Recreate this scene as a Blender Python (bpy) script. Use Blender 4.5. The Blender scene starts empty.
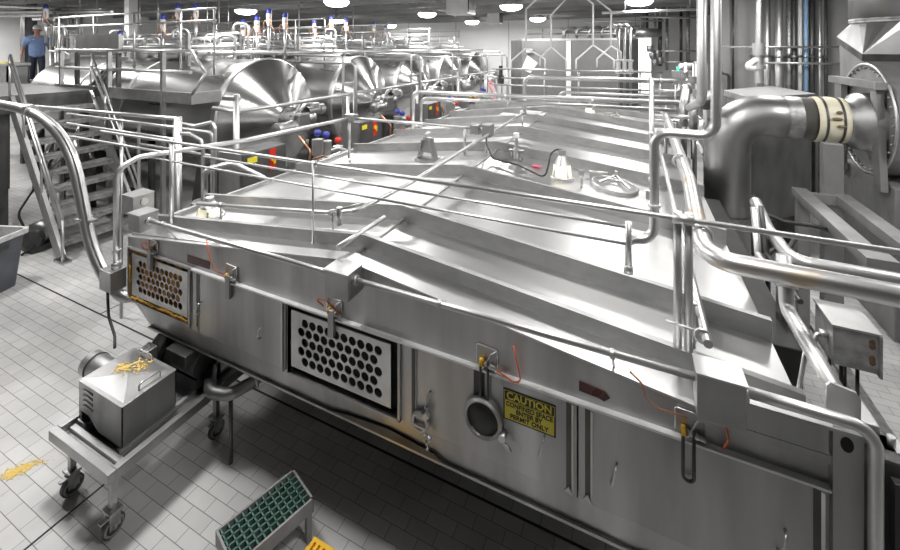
import bpy, bmesh, math, random
from mathutils import Vector, Matrix
random.seed(7)
S = bpy.context.scene
C = S.collection
V = Vector
PI = math.pi

# ------------------------------------------------------------------ camera
# world: X runs along the front of the vat, Y along its length, camera over the origin 3 m up
YAW = math.radians(24.4)
CY, SY = math.cos(YAW), math.sin(YAW)
FOC, HOR = 408.0, 48.0
cam_d = bpy.data.cameras.new('camera')
cam = bpy.data.objects.new('camera', cam_d)
C.objects.link(cam)
cam_d.sensor_width = 36
cam_d.lens = FOC / 900 * 36
cam_d.shift_y = -(275 - HOR) / 900
cam_d.clip_start = .05
cam.location = (0, 0, 3)
cam.rotation_euler = (PI / 2, 0, YAW)
S.camera = cam


def ray(x, y):
    lat, dn = (x - 450) / FOC, (HOR - y) / FOC
    return V((lat * CY - SY, lat * SY + CY, dn))


def P(x, y, X=None, Y=None, Z=None, d=None):
    """the place on a real plane (X=, Y= or Z=) or at a distance that a measured sight line meets"""
    r = ray(x, y)
    t = d if d is not None else X / r.x if X is not None else Y / r.y if Y is not None else (Z - 3) / r.z
    return V((0, 0, 3)) + r * t


# ------------------------------------------------------------------ materials
def rgb(c):
    return (c, c, c, 1) if not isinstance(c, (tuple, list)) else (*c, 1)


ANROT = .25


def mk(name, c1, c2=None, metal=0., r1=.5, r2=None, sc=(3, 3, 3), bump=0., bsc=None, emit=None, es=1., aniso=0., tan=None, lo=.35, hi=.65, det=4):
    m = bpy.data.materials.new(name)
    m.use_nodes = True
    nt = m.node_tree
    b = nt.nodes['Principled BSDF']
    N, L = nt.nodes.new, nt.links.new
    b.inputs['Metallic'].default_value = metal
    b.inputs['Base Color'].default_value = rgb(c1)
    b.inputs['Roughness'].default_value = r1
    tc = N('ShaderNodeTexCoord')
    if c2 is not None or r2 is not None:
        mp = N('ShaderNodeMapping')
        mp.inputs['Scale'].default_value = sc
        L(tc.outputs['Object'], mp.inputs['Vector'])
        nz = N('ShaderNodeTexNoise')
        nz.inputs['Scale'].default_value = 1
        nz.inputs['Detail'].default_value = det
        L(mp.outputs[0], nz.inputs['Vector'])
        rp = N('ShaderNodeValToRGB')
        rp.color_ramp.elements[0].position = lo
        rp.color_ramp.elements[1].position = hi
        L(nz.outputs[0], rp.inputs[0])
        if c2 is not None:
            mx = N('ShaderNodeMix')
            mx.data_type = 'RGBA'
            mx.inputs[6].default_value = rgb(c1)
            mx.inputs[7].default_value = rgb(c2)
            L(rp.outputs[0], mx.inputs[0])
            L(mx.outputs[2], b.inputs['Base Color'])
        if r2 is not None:
            mr = N('ShaderNodeMapRange')
            mr.inputs[3].default_value = r1
            mr.inputs[4].default_value = r2
            L(rp.outputs[0], mr.inputs[0])
            L(mr.outputs[0], b.inputs['Roughness'])
    if bump:
        mp2 = N('ShaderNodeMapping')
        mp2.inputs['Scale'].default_value = bsc or sc
        L(tc.outputs['Object'], mp2.inputs['Vector'])
        n2 = N('ShaderNodeTexNoise')
        n2.inputs['Scale'].default_value = 1
        n2.inputs['Detail'].default_value = 2
        L(mp2.outputs[0], n2.inputs['Vector'])
        bp = N('ShaderNodeBump')
        bp.inputs['Strength'].default_value = 1
        bp.inputs['Distance'].default_value = bump
        L(n2.outputs[0], bp.inputs['Height'])
        L(bp.outputs[0], b.inputs['Normal'])
    if aniso:
        b.inputs['Anisotropic'].default_value = aniso
        b.inputs['Anisotropic Rotation'].default_value = ANROT
        t = N('ShaderNodeTangent')
        t.direction_type = 'RADIAL'
        t.axis = tan
        L(t.outputs[0], b.inputs['Tangent'])
    if emit is not None:
        b.inputs['Emission Color'].default_value = rgb(emit)
        b.inputs['Emission Strength'].default_value = es
    return m


M = {}
M['roof'] = mk('roof_steel', .62, .54, 1, .35, .42, (1.5, 1.5, 3), bump=.0035, bsc=(1.3, 2.2, 1))
M['front'] = mk('front_steel', .5, .37, 1, .42, .55, (5, 5, .7), bump=.0015, bsc=(3, 3, 2))
M['rib'] = mk('rib_steel', .43, .35, 1, .5, .62, (4, 4, 8))
M['pipe'] = mk('pipe_steel', .6, .52, 1, .4, .47, (5, 5, 5))
M['box'] = mk('box_steel', .43, .36, 1, .34, .48, (6, 6, 6))
M['plate'] = mk('plate_steel', .6, .52, 1, .38, .5, (5, 5, 5))
M['duct'] = mk('duct_steel', .42, .32, 1, .36, .5, (3, 3, 1.2), bump=.002)
M['fan'] = mk('fan_paint', .30, .23, .5, .45, .6, (4, 4, 2))
M['galv'] = mk('galvanised_steel', .5, .3, .9, .42, .6, (14, 14, 14))
M['dark'] = mk('dark_steel', .12, .07, .7, .4, .6, (6, 6, 3))
M['rust'] = mk('stained_pipe_steel', .62, (.46, .33, .18), 1, .36, .5, (4, 4, 9), lo=.55, hi=.8)
M['cone'] = mk('spun_steel', .62, .5, 1, .24, None, (2, 2, 2), aniso=.85, tan='X')
M['tank'] = mk('tank_steel', .46, .36, 1, .26, .38, (.6, 3, 3))
M['black'] = mk('black_rubber', .015, .03, 0, .5, None, (9, 9, 9))
M['hole'] = mk('interior_shade', .012, .006, 0, .7, None, (9, 9, 9))  # near-black colour standing for shade inside hollows
M['cheese'] = mk('product_residue', (.72, .3, .02), (.10, .035, .01), 0, .5, .7, (14, 14, 14), lo=.4, hi=.62)
M['residue'] = mk('yellow_residue', (.75, .42, .05), (.55, .27, .02), 0, .6, .7, (30, 30, 30))
M['crumb'] = mk('cheese_powder', (.8, .52, .1), (.75, .6, .25), 0, .8, None, (30, 30, 30))
M['redglass'] = mk('dark_red_glass', (.09, .018, .012), (.03, .008, .006), 0, .25, .4, (16, 16, 16))
M['orange'] = mk('orange_wire', (.75, .17, .06), (.6, .12, .04), 0, .45, None, (9, 9, 9))
M['yellow'] = mk('yellow_plastic', (.85, .5, .02), (.75, .42, .02), 0, .4, .5, (9, 9, 9))
M['signyellow'] = mk('sign_yellow', (.85, .72, .05), (.76, .64, .05), 0, .45, .55, (9, 9, 9))
M['signblack'] = mk('sign_black', .01, .015, 0, .45, None, (9, 9, 9))
M['white'] = mk('white_enamel', .75, .68, 0, .4, None, (5, 5, 5))
M['blue'] = mk('blue_plastic', (.03, .04, .28), (.04, .05, .33), 0, .35, None, (9, 9, 9))
M['red'] = mk('red_plastic', (.6, .03, .02), (.5, .03, .02), 0, .4, None, (9, 9, 9))
M['copper'] = mk('copper_tube', (.6, .3, .18), (.5, .25, .15), .8, .35, None, (9, 9, 9))
M['green'] = mk('green_grating', (.05, .12, .095), (.08, .17, .14), 0, .5, .65, (14, 14, 14))
M['fibre'] = mk('grey_frame', .3, .24, 0, .5, None, (9, 9, 9))
M['bin'] = mk('grey_bin_plastic', (.1, .105, .12), (.075, .08, .095), 0, .5, .6, (4, 4, 4))
M['liner'] = mk('clear_liner', .62, .45, 0, .25, .4, (14, 14, 14), bump=.01)
M['boot'] = mk('cream_rubber', (.74, .71, .58), (.68, .62, .45), 0, .5, .6, (7, 7, 7))
M['bootdark'] = mk('brown_mark', (.2, .16, .09), (.14, .11, .06), 0, .6, None, (20, 20, 20))
M['skin'] = mk('skin', (.5, .27, .2), (.44, .22, .16), 0, .55, None, (9, 9, 9))
M['shirt'] = mk('blue_shirt', (.24, .34, .58), (.20, .29, .51), 0, .8, None, (12, 12, 12), bump=.01)
M['trousers'] = mk('navy_trousers', (.02, .025, .05), (.03, .035, .06), 0, .8, None, (9, 9, 9))
M['shoe'] = mk('black_shoe', .02, .03, 0, .4, None, (9, 9, 9))
M['hair'] = mk('grey_hair', (.1, .08, .07), .15, 0, .6, None, (20, 20, 20))
M['wall'] = mk('wall_panel', .8, .7, 0, .45, .6, (.35, .35, .8))
M['concrete'] = mk('grey_wall', .36, .3, 0, .6, .75, (1.2, 1.2, .8))
M['ceil'] = mk('ceiling_deck', .34, .27, .1, .6, None, (1, 1, 1))
M['lens'] = mk('lamp_lens', .9, None, 0, .4, None, emit=(1, .99, .97), es=18)
M['glow'] = mk('lit_glass', (.85, .8, .6), None, 0, .3, None, emit=(1, .92, .7), es=.55)
M['daylight'] = mk('lit_opening', .9, None, 0, .4, None, emit=(1, 1, 1), es=3)
M['recess'] = mk('recess_shade', .13, .09, .8, .5, None, (6, 6, 3))  # darkened steel, paints the shade in the door slits
M['ledge'] = mk('ledge_highlight', .85, .75, .35, .4, None, (6, 6, 3))  # near-white colour paints the lamp highlight along the ledge
M['deck'] = mk('dark_decking', .09, .06, .1, .6, None, (6, 6, 3))
M['navybox'] = mk('dark_cabinet', .10, .07, .2, .4, .55, (5, 5, 5))
M['grout'] = mk('black_joint', .015, .02, 0, .7, None, (9, 9, 9))
M['led'] = mk('green_led', (.05, .6, .4), None, 0, .4, None, emit=(.1, 1, .6), es=1)
M['pinktape'] = mk('pink_tape', (.75, .12, .22), (.65, .1, .2), 0, .5, None, (9, 9, 9))
M['bluepipe'] = mk('pale_blue_pipe', (.2, .33, .5), (.18, .3, .46), 0, .45, None, (9, 9, 9))


def floor_material():
    m = bpy.data.materials.new('quarry_tile')
    m.use_nodes = True
    nt = m.node_tree
    b = nt.nodes['Principled BSDF']
    N, L = nt.nodes.new, nt.links.new
    tc = N('ShaderNodeTexCoord')
    mp = N('ShaderNodeMapping')
    mp.inputs['Location'].default_value = (.068, -.012, 0)
    L(tc.outputs['Object'], mp.inputs['Vector'])
    br = N('ShaderNodeTexBrick')
    br.inputs['Scale'].default_value = 1
    br.inputs['Brick Width'].default_value = .19
    br.inputs['Row Height'].default_value = .09
    br.inputs['Mortar Size'].default_value = .0022
    br.inputs['Mortar Smooth'].default_value = .25
    br.inputs['Bias'].default_value = 0
    br.inputs['Color1'].default_value = (.56, .555, .55, 1)
    br.inputs['Color2'].default_value = (.5, .495, .49, 1)
    br.inputs['Mortar'].default_value = (.17, .17, .165, 1)
    L(mp.outputs[0], br.inputs['Vector'])
    nz = N('ShaderNodeTexNoise')
    nz.inputs['Scale'].default_value = 1.6
    nz.inputs['Detail'].default_value = 5
    L(tc.outputs['Object'], nz.inputs['Vector'])
    mr = N('ShaderNodeMapRange')
    mr.inputs[1].default_value = .3
    mr.inputs[2].default_value = .7
    mr.inputs[3].default_value = .78
    mr.inputs[4].default_value = 1.12
    L(nz.outputs[0], mr.inputs[0])
    mu = N('ShaderNodeMix')
    mu.data_type = 'RGBA'
    mu.blend_type = 'MULTIPLY'
    mu.inputs[0].default_value = 1
    L(br.outputs['Color'], mu.inputs[6])
    L(mr.outputs[0], mu.inputs[7])
    L(mu.outputs[2], b.inputs['Base Color'])
    b.inputs['Roughness'].default_value = .5
    bp = N('ShaderNodeBump')
    bp.inputs['Strength'].default_value = .6
    bp.inputs['Distance'].default_value = .002
    bp.invert = True
    L(br.outputs['Fac'], bp.inputs['Height'])
    L(bp.outputs[0], b.inputs['Normal'])
    return m


M['floor'] = floor_material()


# ------------------------------------------------------------------ mesh builder
def fillet(pts, bend, n=6):
    pts = [V(p) for p in pts]
    if not bend or len(pts) < 3:
        return pts
    out = [pts[0]]
    for i in range(1, len(pts) - 1):
        a, b, c = pts[i - 1], pts[i], pts[i + 1]
        u, w = (a - b), (c - b)
        lu, lw = u.length, w.length
        if lu < 1e-6 or lw < 1e-6:
            continue
        u, w = u / lu, w / lw
        ang = u.angle(w, PI)
        if ang > 3.05:
            out.append(b)
            continue
        t = min(bend / math.tan(ang / 2), lu * .49, lw * .49)
        r = t * math.tan(ang / 2)
        bis = (u + w).normalized()
        cen = b + bis * (r / math.sin(ang / 2))
        p0, p1 = b + u * t, b + w * t
        v0, v1 = p0 - cen, p1 - cen
        tot = v0.angle(v1)
        ax = v0.cross(v1).normalized()
        for k in range(n + 1):
            out.append(cen + Matrix.Rotation(tot * k / n, 3, ax) @ v0)
    out.append(pts[-1])
    return out


class MB:
    def __init__(s):
        s.bm = bmesh.new()

    def faces(s, vs, fs, smooth=False):
        bv = [s.bm.verts.new(v) for v in vs]
        for f in fs:
            try:
                fc = s.bm.faces.new([bv[i] for i in f])
                fc.smooth = smooth
            except ValueError:
                pass
        return bv

    def hull8(s, p, bev=0.):
        """box from 8 points: bottom ring 0-3, top ring 4-7"""
        bv = s.faces(p, [(3, 2, 1, 0), (4, 5, 6, 7), (0, 1, 5, 4), (1, 2, 6, 5), (2, 3, 7, 6), (3, 0, 4, 7)])
        if bev:
            es = list({e for v in bv for e in v.link_edges})
            bmesh.ops.bevel(s.bm, geom=es, offset=bev, segments=2, affect='EDGES', profile=.5)
        return s

    def box(s, lo, hi, bev=0.):
        (a, b, c), (d, e, f) = lo, hi
        return s.hull8([V(q) for q in ((a, b, c), (d, b, c), (d, e, c), (a, e, c), (a, b, f), (d, b, f), (d, e, f), (a, e, f))], bev)

    def beam(s, p0, p1, w, h, up=(0, 0, 1), bev=0.):
        p0, p1 = V(p0), V(p1)
        t = (p1 - p0).normalized()
        sd = t.cross(V(up))
        if sd.length < 1e-4:
            sd = t.cross(V((0, 1, 0)))
        sd.normalize()
        u = sd.cross(t)
        q = []
        for p in (p0, p1):
            for a, b in ((-1, -1), (1, -1), (1, 1), (-1, 1)):
                q.append(p + sd * a * w / 2 + u * b * h / 2)
        return s.hull8(q, bev)

    def tube(s, pts, r, bend=0., seg=12, cap=True, n=6):
        pts = fillet(pts, bend, n)
        rs = r if isinstance(r, (list, tuple)) else [r] * len(pts)
        k = len(pts)
        t0 = (pts[1] - pts[0]).normalized()
        a = t0.orthogonal().normalized()
        rings = []
        for i in range(k):
            if i == 0:
                t = t0
            elif i == k - 1:
                t = (pts[i] - pts[i - 1]).normalized()
            else:
                t = ((pts[i] - pts[i - 1]).normalized() + (pts[i + 1] - pts[i]).normalized()).normalized()
            a = (a - t * a.dot(t)).normalized()
            b = t.cross(a)
            rings.append([s.bm.verts.new(pts[i] + (a * math.cos(2 * PI * j / seg) + b * math.sin(2 * PI * j / seg)) * rs[i]) for j in range(seg)])
        for i in range(k - 1):
            for j in range(seg):
                f = s.bm.faces.new([rings[i][j], rings[i][(j + 1) % seg], rings[i + 1][(j + 1) % seg], rings[i + 1][j]])
                f.smooth = True
        if cap:
            s.bm.faces.new(rings[0][::-1])
            s.bm.faces.new(rings[-1])
        return s

    def cyl(s, p0, p1, r, seg=16):
        return s.tube([p0, p1], r, 0, seg)

    def lathe(s, org, axis, prof, seg=24, smooth=True, start=0., ref=None):
        """prof: list of (distance along axis, radius); sharp rings wherever a pair repeats a position"""
        org, ax = V(org), V(axis).normalized()
        a = V(ref).normalized() if ref else ax.orthogonal().normalized()
        b = ax.cross(a)
        for (h0, r0), (h1, r1) in zip(prof[:-1], prof[1:]):
            vs, fs = [], []
            for h, r in ((h0, r0), (h1, r1)):
                for j in range(seg):
                    th = start + 2 * PI * j / seg
                    vs.append(org + ax * h + (a * math.cos(th) + b * math.sin(th)) * r)
            for j in range(seg):
                fs.append((j, (j + 1) % seg, seg + (j + 1) % seg, seg + j))
            s.faces(vs, fs, smooth)
        return s

    def lathes(s, org, axis, prof, seg=24):
        """one shared-vertex lathe, so that its normals run smooth"""
        org, ax = V(org), V(axis).normalized()
        a = ax.orthogonal().normalized()
        b = ax.cross(a)
        vs, fs = [], []
        for h, r in prof:
            for j in range(seg):
                th = 2 * PI * j / seg
                vs.append(org + ax * h + (a * math.cos(th) + b * math.sin(th)) * max(r, 1e-4))
        for i in range(len(prof) - 1):
            for j in range(seg):
                fs.append((i * seg + j, i * seg + (j + 1) % seg, (i + 1) * seg + (j + 1) % seg, (i + 1) * seg + j))
        s.faces(vs, fs, True)
        return s

    def prism(s, poly, vec, bev=0.):
        """poly: ring of points, extruded by vec"""
        n = len(poly)
        vec = V(vec)
        vs = [V(p) for p in poly] + [V(p) + vec for p in poly]
        fs = [tuple(range(n))[::-1], tuple(range(n, 2 * n))] + [(i, (i + 1) % n, n + (i + 1) % n, n + i) for i in range(n)]
        bv = s.faces(vs, fs)
        if bev:
            es = list({e for v in bv for e in v.link_edges})
            bmesh.ops.bevel(s.bm, geom=es, offset=bev, segments=2, affect='EDGES')
        return s

    def ball(s, c, r, sx=1, sy=1, sz=1, seg=12):
        m = Matrix.Translation(V(c)) @ Matrix.Diagonal((sx, sy, sz, 1))
        g = bmesh.ops.create_uvsphere(s.bm, u_segments=seg, v_segments=max(6, seg // 2), radius=r, matrix=m)
        for v in g['verts']:
            for f in v.link_faces:
                f.smooth = True
        return s

    def ring(s, c, axis, R, r, seg=28, k=8):
        c, ax = V(c), V(axis).normalized()
        a = ax.orthogonal().normalized()
        b = ax.cross(a)
        rings = []
        for i in range(seg):
            th = 2 * PI * i / seg
            rad = a * math.cos(th) + b * math.sin(th)
            rings.append([s.bm.verts.new(c + rad * (R + r * math.cos(2 * PI * j / k)) + ax * r * math.sin(2 * PI * j / k)) for j in range(k)])
        for i in range(seg):
            for j in range(k):
                f = s.bm.faces.new([rings[i][j], rings[i][(j + 1) % k], rings[(i + 1) % seg][(j + 1) % k], rings[(i + 1) % seg][j]])
                f.smooth = True
        return s


ORG = {}
SPLIT = {'clamp', 'joint_band', 'pipe_stub', 'drop_rod', 'post', 'leg', 'beam', 'trestle', 'rail', 'hanger', 'bar', 'support', 'header_pipe', 'branch_pipe', 'upright', 'frame_tube', 'bracket', 'clamp_rod', 'pillar_edge', 'cable', 'copper_tube', 'hose'}


def obj(name, mb, mat, parent=None, label=None):
    """link what mb holds as ONE mesh object"""
    bm = mb.bm
    bmesh.ops.recalc_face_normals(bm, faces=bm.faces)
    if parent is not None and name in SPLIT:
        left, isl = set(bm.verts), []
        while left:
            st, seen = [left.pop()], set()
            while st:
                v = st.pop()
                seen.add(v)
                for e in v.link_edges:
                    o_ = e.other_vert(v)
                    if o_ in left:
                        left.discard(o_)
                        st.append(o_)
            isl.append(seen)
        if len(isl) > 1:
            first = None
            isl.sort(key=lambda g: tuple(round(c, 4) for c in min((v.co[:] for v in g))))
            for g in isl:
                mb2 = MB()
                mp_ = {v: mb2.bm.verts.new(v.co) for v in g}
                for f in {f for v in g for f in v.link_faces}:
                    mb2.bm.faces.new([mp_[v] for v in f.verts]).smooth = f.smooth
                o_ = obj(name, mb2, mat, parent, label)
                first = first or o_
            bm.free()
            return first
    if parent is None:
        lo = [min(v.co[i] for v in bm.verts) for i in range(3)]
        hi = [max(v.co[i] for v in bm.verts) for i in range(3)]
        org = V(((lo[0] + hi[0]) / 2, (lo[1] + hi[1]) / 2, lo[2]))
    else:
        org = ORG[parent.name]
    bmesh.ops.translate(bm, verts=bm.verts, vec=-org)
    me = bpy.data.meshes.new(name)
    bm.to_mesh(me)
    bm.free()
    me.materials.append(M[mat] if isinstance(mat, str) else mat)
    o = bpy.data.objects.new(name, me)
    C.objects.link(o)
    if parent is None:
        o.location = org
    else:
        o.parent = parent
    ORG[o.name] = org
    if label:
        o['label'] = label
    return o


def thing(name, label, cat, loc, group=None):
    o = bpy.data.objects.new(name, None)
    o.empty_display_size = .1
    C.objects.link(o)
    o.location = loc
    ORG[o.name] = V(loc)
    o['label'] = label
    o['category'] = cat
    if group:
        o['group'] = group
    return o


def tag(o, label, cat, group=None):
    o['label'] = label
    o['category'] = cat
    if group:
        o['group'] = group
    return o


def struct(name, mb, mat):
    o = obj(name, mb, mat)
    o['kind'] = 'structure'
    return o


def dup(o, loc, label, group=None):
    def cp(a, par):
        c = a.copy()
        C.objects.link(c)
        if par:
            c.parent = par
        for ch in a.children:
            cp(ch, c)
        return c
    r = cp(o, None)
    r.location = loc
    r['label'] = label
    if group:
        r['group'] = group
    return r


def text(name, body, size, mat, parent, org, right=(1, 0, 0), up=(0, 0, 1), width=None, offset=0.):
    cu = bpy.data.curves.new(name, 'FONT')
    cu.body = body
    cu.size = size
    cu.align_x = 'CENTER'
    cu.align_y = 'CENTER'
    cu.extrude = .0008
    cu.offset = offset
    cu.materials.append(M[mat])
    o = bpy.data.objects.new(name, cu)
    C.objects.link(o)
    r, u = V(right).normalized(), V(up).normalized()
    n = r.cross(u)
    m = Matrix((r, u, n)).transposed().to_4x4()
    if width:
        bpy.context.view_layer.update()
        w = max(o.dimensions.x, 1e-4)
        m = m @ Matrix.Diagonal((width / w, 1, 1, 1))
    m.translation = V(org) - (ORG[parent.name] if parent else V((0, 0, 0)))
    bpy.context.view_layer.update()
    me = bpy.data.meshes.new_from_object(o)
    me.name = name
    bpy.data.objects.remove(o)
    o = bpy.data.objects.new(name, me)
    C.objects.link(o)
    o.parent = parent
    o.matrix_basis = m
    return o


# ================================================================== SETTING
CEIL = 4.55
XW0, XW1, YW1 = -21.5, 4.4, 20.6
struct('floor', MB().box((XW0, -4, -.1), (XW1, YW1, 0)), 'floor')
struct('wall_back', MB().box((XW0, YW1, 0), (XW1, YW1 + .2, CEIL)), 'wall')
struct('wall_left', MB().box((XW0 - .2, -4, 0), (XW0, YW1 + .2, CEIL)), 'wall')
struct('wall_right', MB().box((XW1, -4, 0), (XW1 + .2, YW1 + .2, CEIL)), 'concrete')
struct('wall_partition', MB().box((1.55, 10.05, 0), (XW1, 10.25, CEIL)), 'concrete')
cm = MB().box((XW0, -4, CEIL), (XW1, YW1, CEIL + .1))
x = XW0
while x < XW1:
    cm.box((x, -4, CEIL - .05), (x + .12, YW1, CEIL))
    x += .36
y = 3.0
while y < YW1:
    cm.box((XW0, y, CEIL - .2), (XW1, y + .07, CEIL))
    y += 1.5
struct('ceiling', cm, 'ceil')
# panel seams of the back wall and the floor's black expansion joints
wm = MB()
for x in (-18, -15, -12, -9, -6, -3, 0):
    wm.box((x, YW1 - .012, 0), (x + .03, YW1, CEIL))
struct('trim_1', wm, 'concrete')
fj = MB().box((-12, 2.55, 0), (.6, 2.566, .002))
struct('trim_2', fj, 'grout')
struct('trim_3', MB().box((-3.33, -1, 0), (-3.316, 2.55, .002)), 'grout')
struct('trim_4', MB().box((-5.5, 2.566, 0), (-5.488, 4.0, .002)), 'grout')
# roof column by the man
struct('column_steel', MB().box((-17.9, 6.2, 0), (-17.6, 6.5, CEIL)), 'dark')
# lit doorway opening beyond the back vessel
dw = thing('window_1', 'tall white lit opening in the back wall beside the big vessel', 'window', (.35, 14, 0))
dw['kind'] = 'structure'
a, b = P(636, 75, Y=20.5), P(648, 38, Y=20.5)
obj('pane', MB().box((a.x, 20.56, a.z - .8), (b.x + .12, 20.59, b.z)), 'daylight', dw)
obj('window_frame', MB().box((a.x - .06, 20.52, a.z - .86), (a.x, 20.6, b.z + .06)).box((b.x + .12, 20.52, a.z - .86), (b.x + .18, 20.6, b.z + .06)).box((a.x, 20.52, b.z), (b.x + .12, 20.6, b.z + .06)), 'wall', dw)

# ------------------------------------------------------------------ high-bay lamps
lamp_label = {}
LAMPS = [(-3.3, 11.6), (-6.8, 13.0), (-6.9, 17.7), (-11.6, 9.4), (-7.2, 8.6), (.1, 11.7), (-3.7, 17.0), (-12.1, 14.5), (-12.2, 19.0)]
TXT = ['round white ceiling lamp above the hooked hanger rods', 'round white ceiling lamp over the far cone-ended tanks',
       'round white ceiling lamp hanging by the back wall, right of the tanks row', 'round white ceiling lamp behind the blue-capped valves over the first tank',
       'round white ceiling lamp cut by the top of the photo over the second tank', 'round white ceiling lamp glaring above the bright lit opening',
       'round white ceiling lamp behind the hanger rods above the back vessel', 'round white ceiling lamp low behind the second tank\'s valves',
       'round white ceiling lamp in the far corner beyond the third tank']
OUT = [(-3.6, 1.85), (.4, 1.7), (-7.4, 1.95), (.1, 3.9), (-3.4, 5.6), (-7.4, 5.2), (.2, 7.6), (-12, 4.5), (-16.5, 3.4), (2.2, 8.0), (3.0, 4.0), (-19.6, 5.0)]  # lamps out of view; partition and far-left ones added to brighten those walls
POW = 95
lamp0 = None
for i, (x, y) in enumerate(LAMPS + OUT):
    lab = TXT[i] if i < len(TXT) else 'round white ceiling lamp placed overhead out of view for its light'
    if lamp0 is None:
        lamp0 = thing('ceiling_lamp', lab, 'lamp', (x, y, 4.22), 'round ceiling lamps')
        obj('lamp_housing', MB().lathes((x, y, 4.235), (0, 0, 1), [(0, .33), (.05, .31), (.12, .14), (.2, .09), (.2, 0)], 24), 'white', lamp0)
        obj('lamp_lens', MB().lathes((x, y, 4.235), (0, 0, -1), [(0, .32), (.05, .315), (.11, .25), (.14, .13), (.15, 0)], 24), 'lens', lamp0)
        obj('hanger', MB().cyl((x, y, 4.42), (x, y, CEIL), .012, 8), 'pipe', lamp0)
    else:
        dup(lamp0, (x, y, 4.22), lab)
    ld = bpy.data.lights.new('lamp_light', 'AREA')
    ld.shape = 'DISK'
    ld.size = .6
    ld.energy = POW * (1.4 if i < len(LAMPS) else .5 if x > -1 else 1.6 if x < -19 else 1)
    ld.color = (1, .985, .96)
    lo = bpy.data.objects.new('lamp_light', ld)
    lo.location = (x, y, 4.07)
    C.objects.link(lo)

w = bpy.data.worlds.new('world')
S.world = w
w.use_nodes = True
w.node_tree.nodes['Background'].inputs[0].default_value = (1, 1, 1, 1)
w.node_tree.nodes['Background'].inputs[1].default_value = .03

# unseen grated deck, added below the camera to block stray light
dk = MB()
for k in range(34):
    dk.box((-1.15 + k * .125, -2.6, 1.36), (-1.13 + k * .125, .75, 1.4))
for k in range(28):
    dk.box((-1.15, -2.6 + k * .12, 1.36), (3.0, -2.585 + k * .12, 1.398))
t = thing('light_block_deck', 'unseen grated deck added below the camera to block stray light', 'platform', (.9, -.9, 0))
obj('deck_grating', dk, 'galv', t)
obj('deck_frame', MB().box((-1.2, .72, 1.28), (3.05, .78, 1.4)).box((-1.2, -2.65, 1.28), (3.05, -2.6, 1.4)).box((-1.2, -2.6, 1.28), (-1.15, .72, 1.4)).box((3.0, -2.6, 1.28), (3.05, .72, 1.4)), 'box', t)
obj('deck_grating', MB().box((.2, .79, 1.37), (3.0, 1.45, 1.39)), 'galv', t)  # solid piece added to the deck to block more light
for x, y in ((-1.1, -2.5), (2.9, -2.5), (2.9, .6), (.9, -2.5)):
    obj('leg', MB().box((x - .04, y - .04, 0), (x + .04, y + .04, 1.28)), 'box', t)

# ceiling-hung unit heaters
for k, (x, y, s, lab) in enumerate(((461, 6, 1., 'square grey unit heater hung between two round ceiling lamps'), (495, 18, .8, 'small square grey unit heater hung near the back wall'))):
    p = P(x, y, d=(11.5, 17)[k])
    h = thing('unit_heater', lab, 'heater', (p.x, p.y, p.z - .25), 'unit heaters under the ceiling')
    obj('heater_case', MB().box((p.x - .32 * s, p.y - .32 * s, p.z - .25), (p.x + .32 * s, p.y + .32 * s, p.z + .28), .02), 'white', h)
    obj('grille', MB().box((p.x + .32 * s, p.y - .26 * s, p.z - .2), (p.x + .35 * s, p.y + .26 * s, p.z + .22)), 'dark', h)
    obj('hanger', MB().cyl((p.x, p.y, p.z + .28), (p.x, p.y, CEIL), .02, 8), 'pipe', h)

# ================================================================== THE VAT IN FRONT
XL, XR, XC, YF, YB = -3.87, .66, -1.61, 2.0, 10.2
ZE, ZR = 1.44, 1.69
vat = thing('cheese_vat', 'huge closed stainless steel vat with ribbed low gable roof filling the hall\'s middle', 'vat', (XC, 6, 0))


def roof_z(x, add=0.):
    return ZR - (ZR - ZE) * abs(x - XC) / (XC - XL) + add


obj('shell', MB().prism([(XL, 2.09, ZE - .02), (XL, 2.09, .95), (-3.58, 2.09, .73), (.45, 2.09, .73), (XR, 2.09, .9), (XR, 2.09, ZE - .02)], (0, YB - 2.09, 0)), 'dark', vat)  # shell colour darkened to deepen the shade under the vat
for sgn, xe in ((-1, XL), (1, XR)):
    m = MB()
    ny = 1
    m.hull8([V((XC, 2.03, ZR - .03)), V((xe, 2.03, ZE - .03)), V((xe, YB, ZE - .03)), V((XC, YB, ZR - .03)),
             V((XC, 2.03, ZR)), V((xe, 2.03, ZE)), V((xe, YB, ZE)), V((XC, YB, ZR))])
    obj('roof_panel', m, 'roof', vat)
for y in (2.2, 2.67, 3.85, 5.0, 6.15, 7.3, 8.45, 9.6, 10.15):
    h = .115 if y > 2.5 else .085
    poly = [(XL, y, ZE - .01), (XC, y, ZR - .01), (XR, y, ZE - .01), (XR, y, ZE + h), (XC, y, ZR + h), (XL, y, ZE + h)]
    obj('rib', MB().prism(poly, (0, .035, 0)), 'rib', vat)
obj('ridge_seam', MB().box((XC - .012, 2.24, ZR - .004), (XC + .012, 10.1, ZR + .014)), 'rib', vat)
for xe, w_ in ((XL, .04),):
    obj('eave_rim', MB().box((xe, 2.05, ZE - .05), (xe + w_, YB, ZE + .045)), 'rib', vat)

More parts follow.
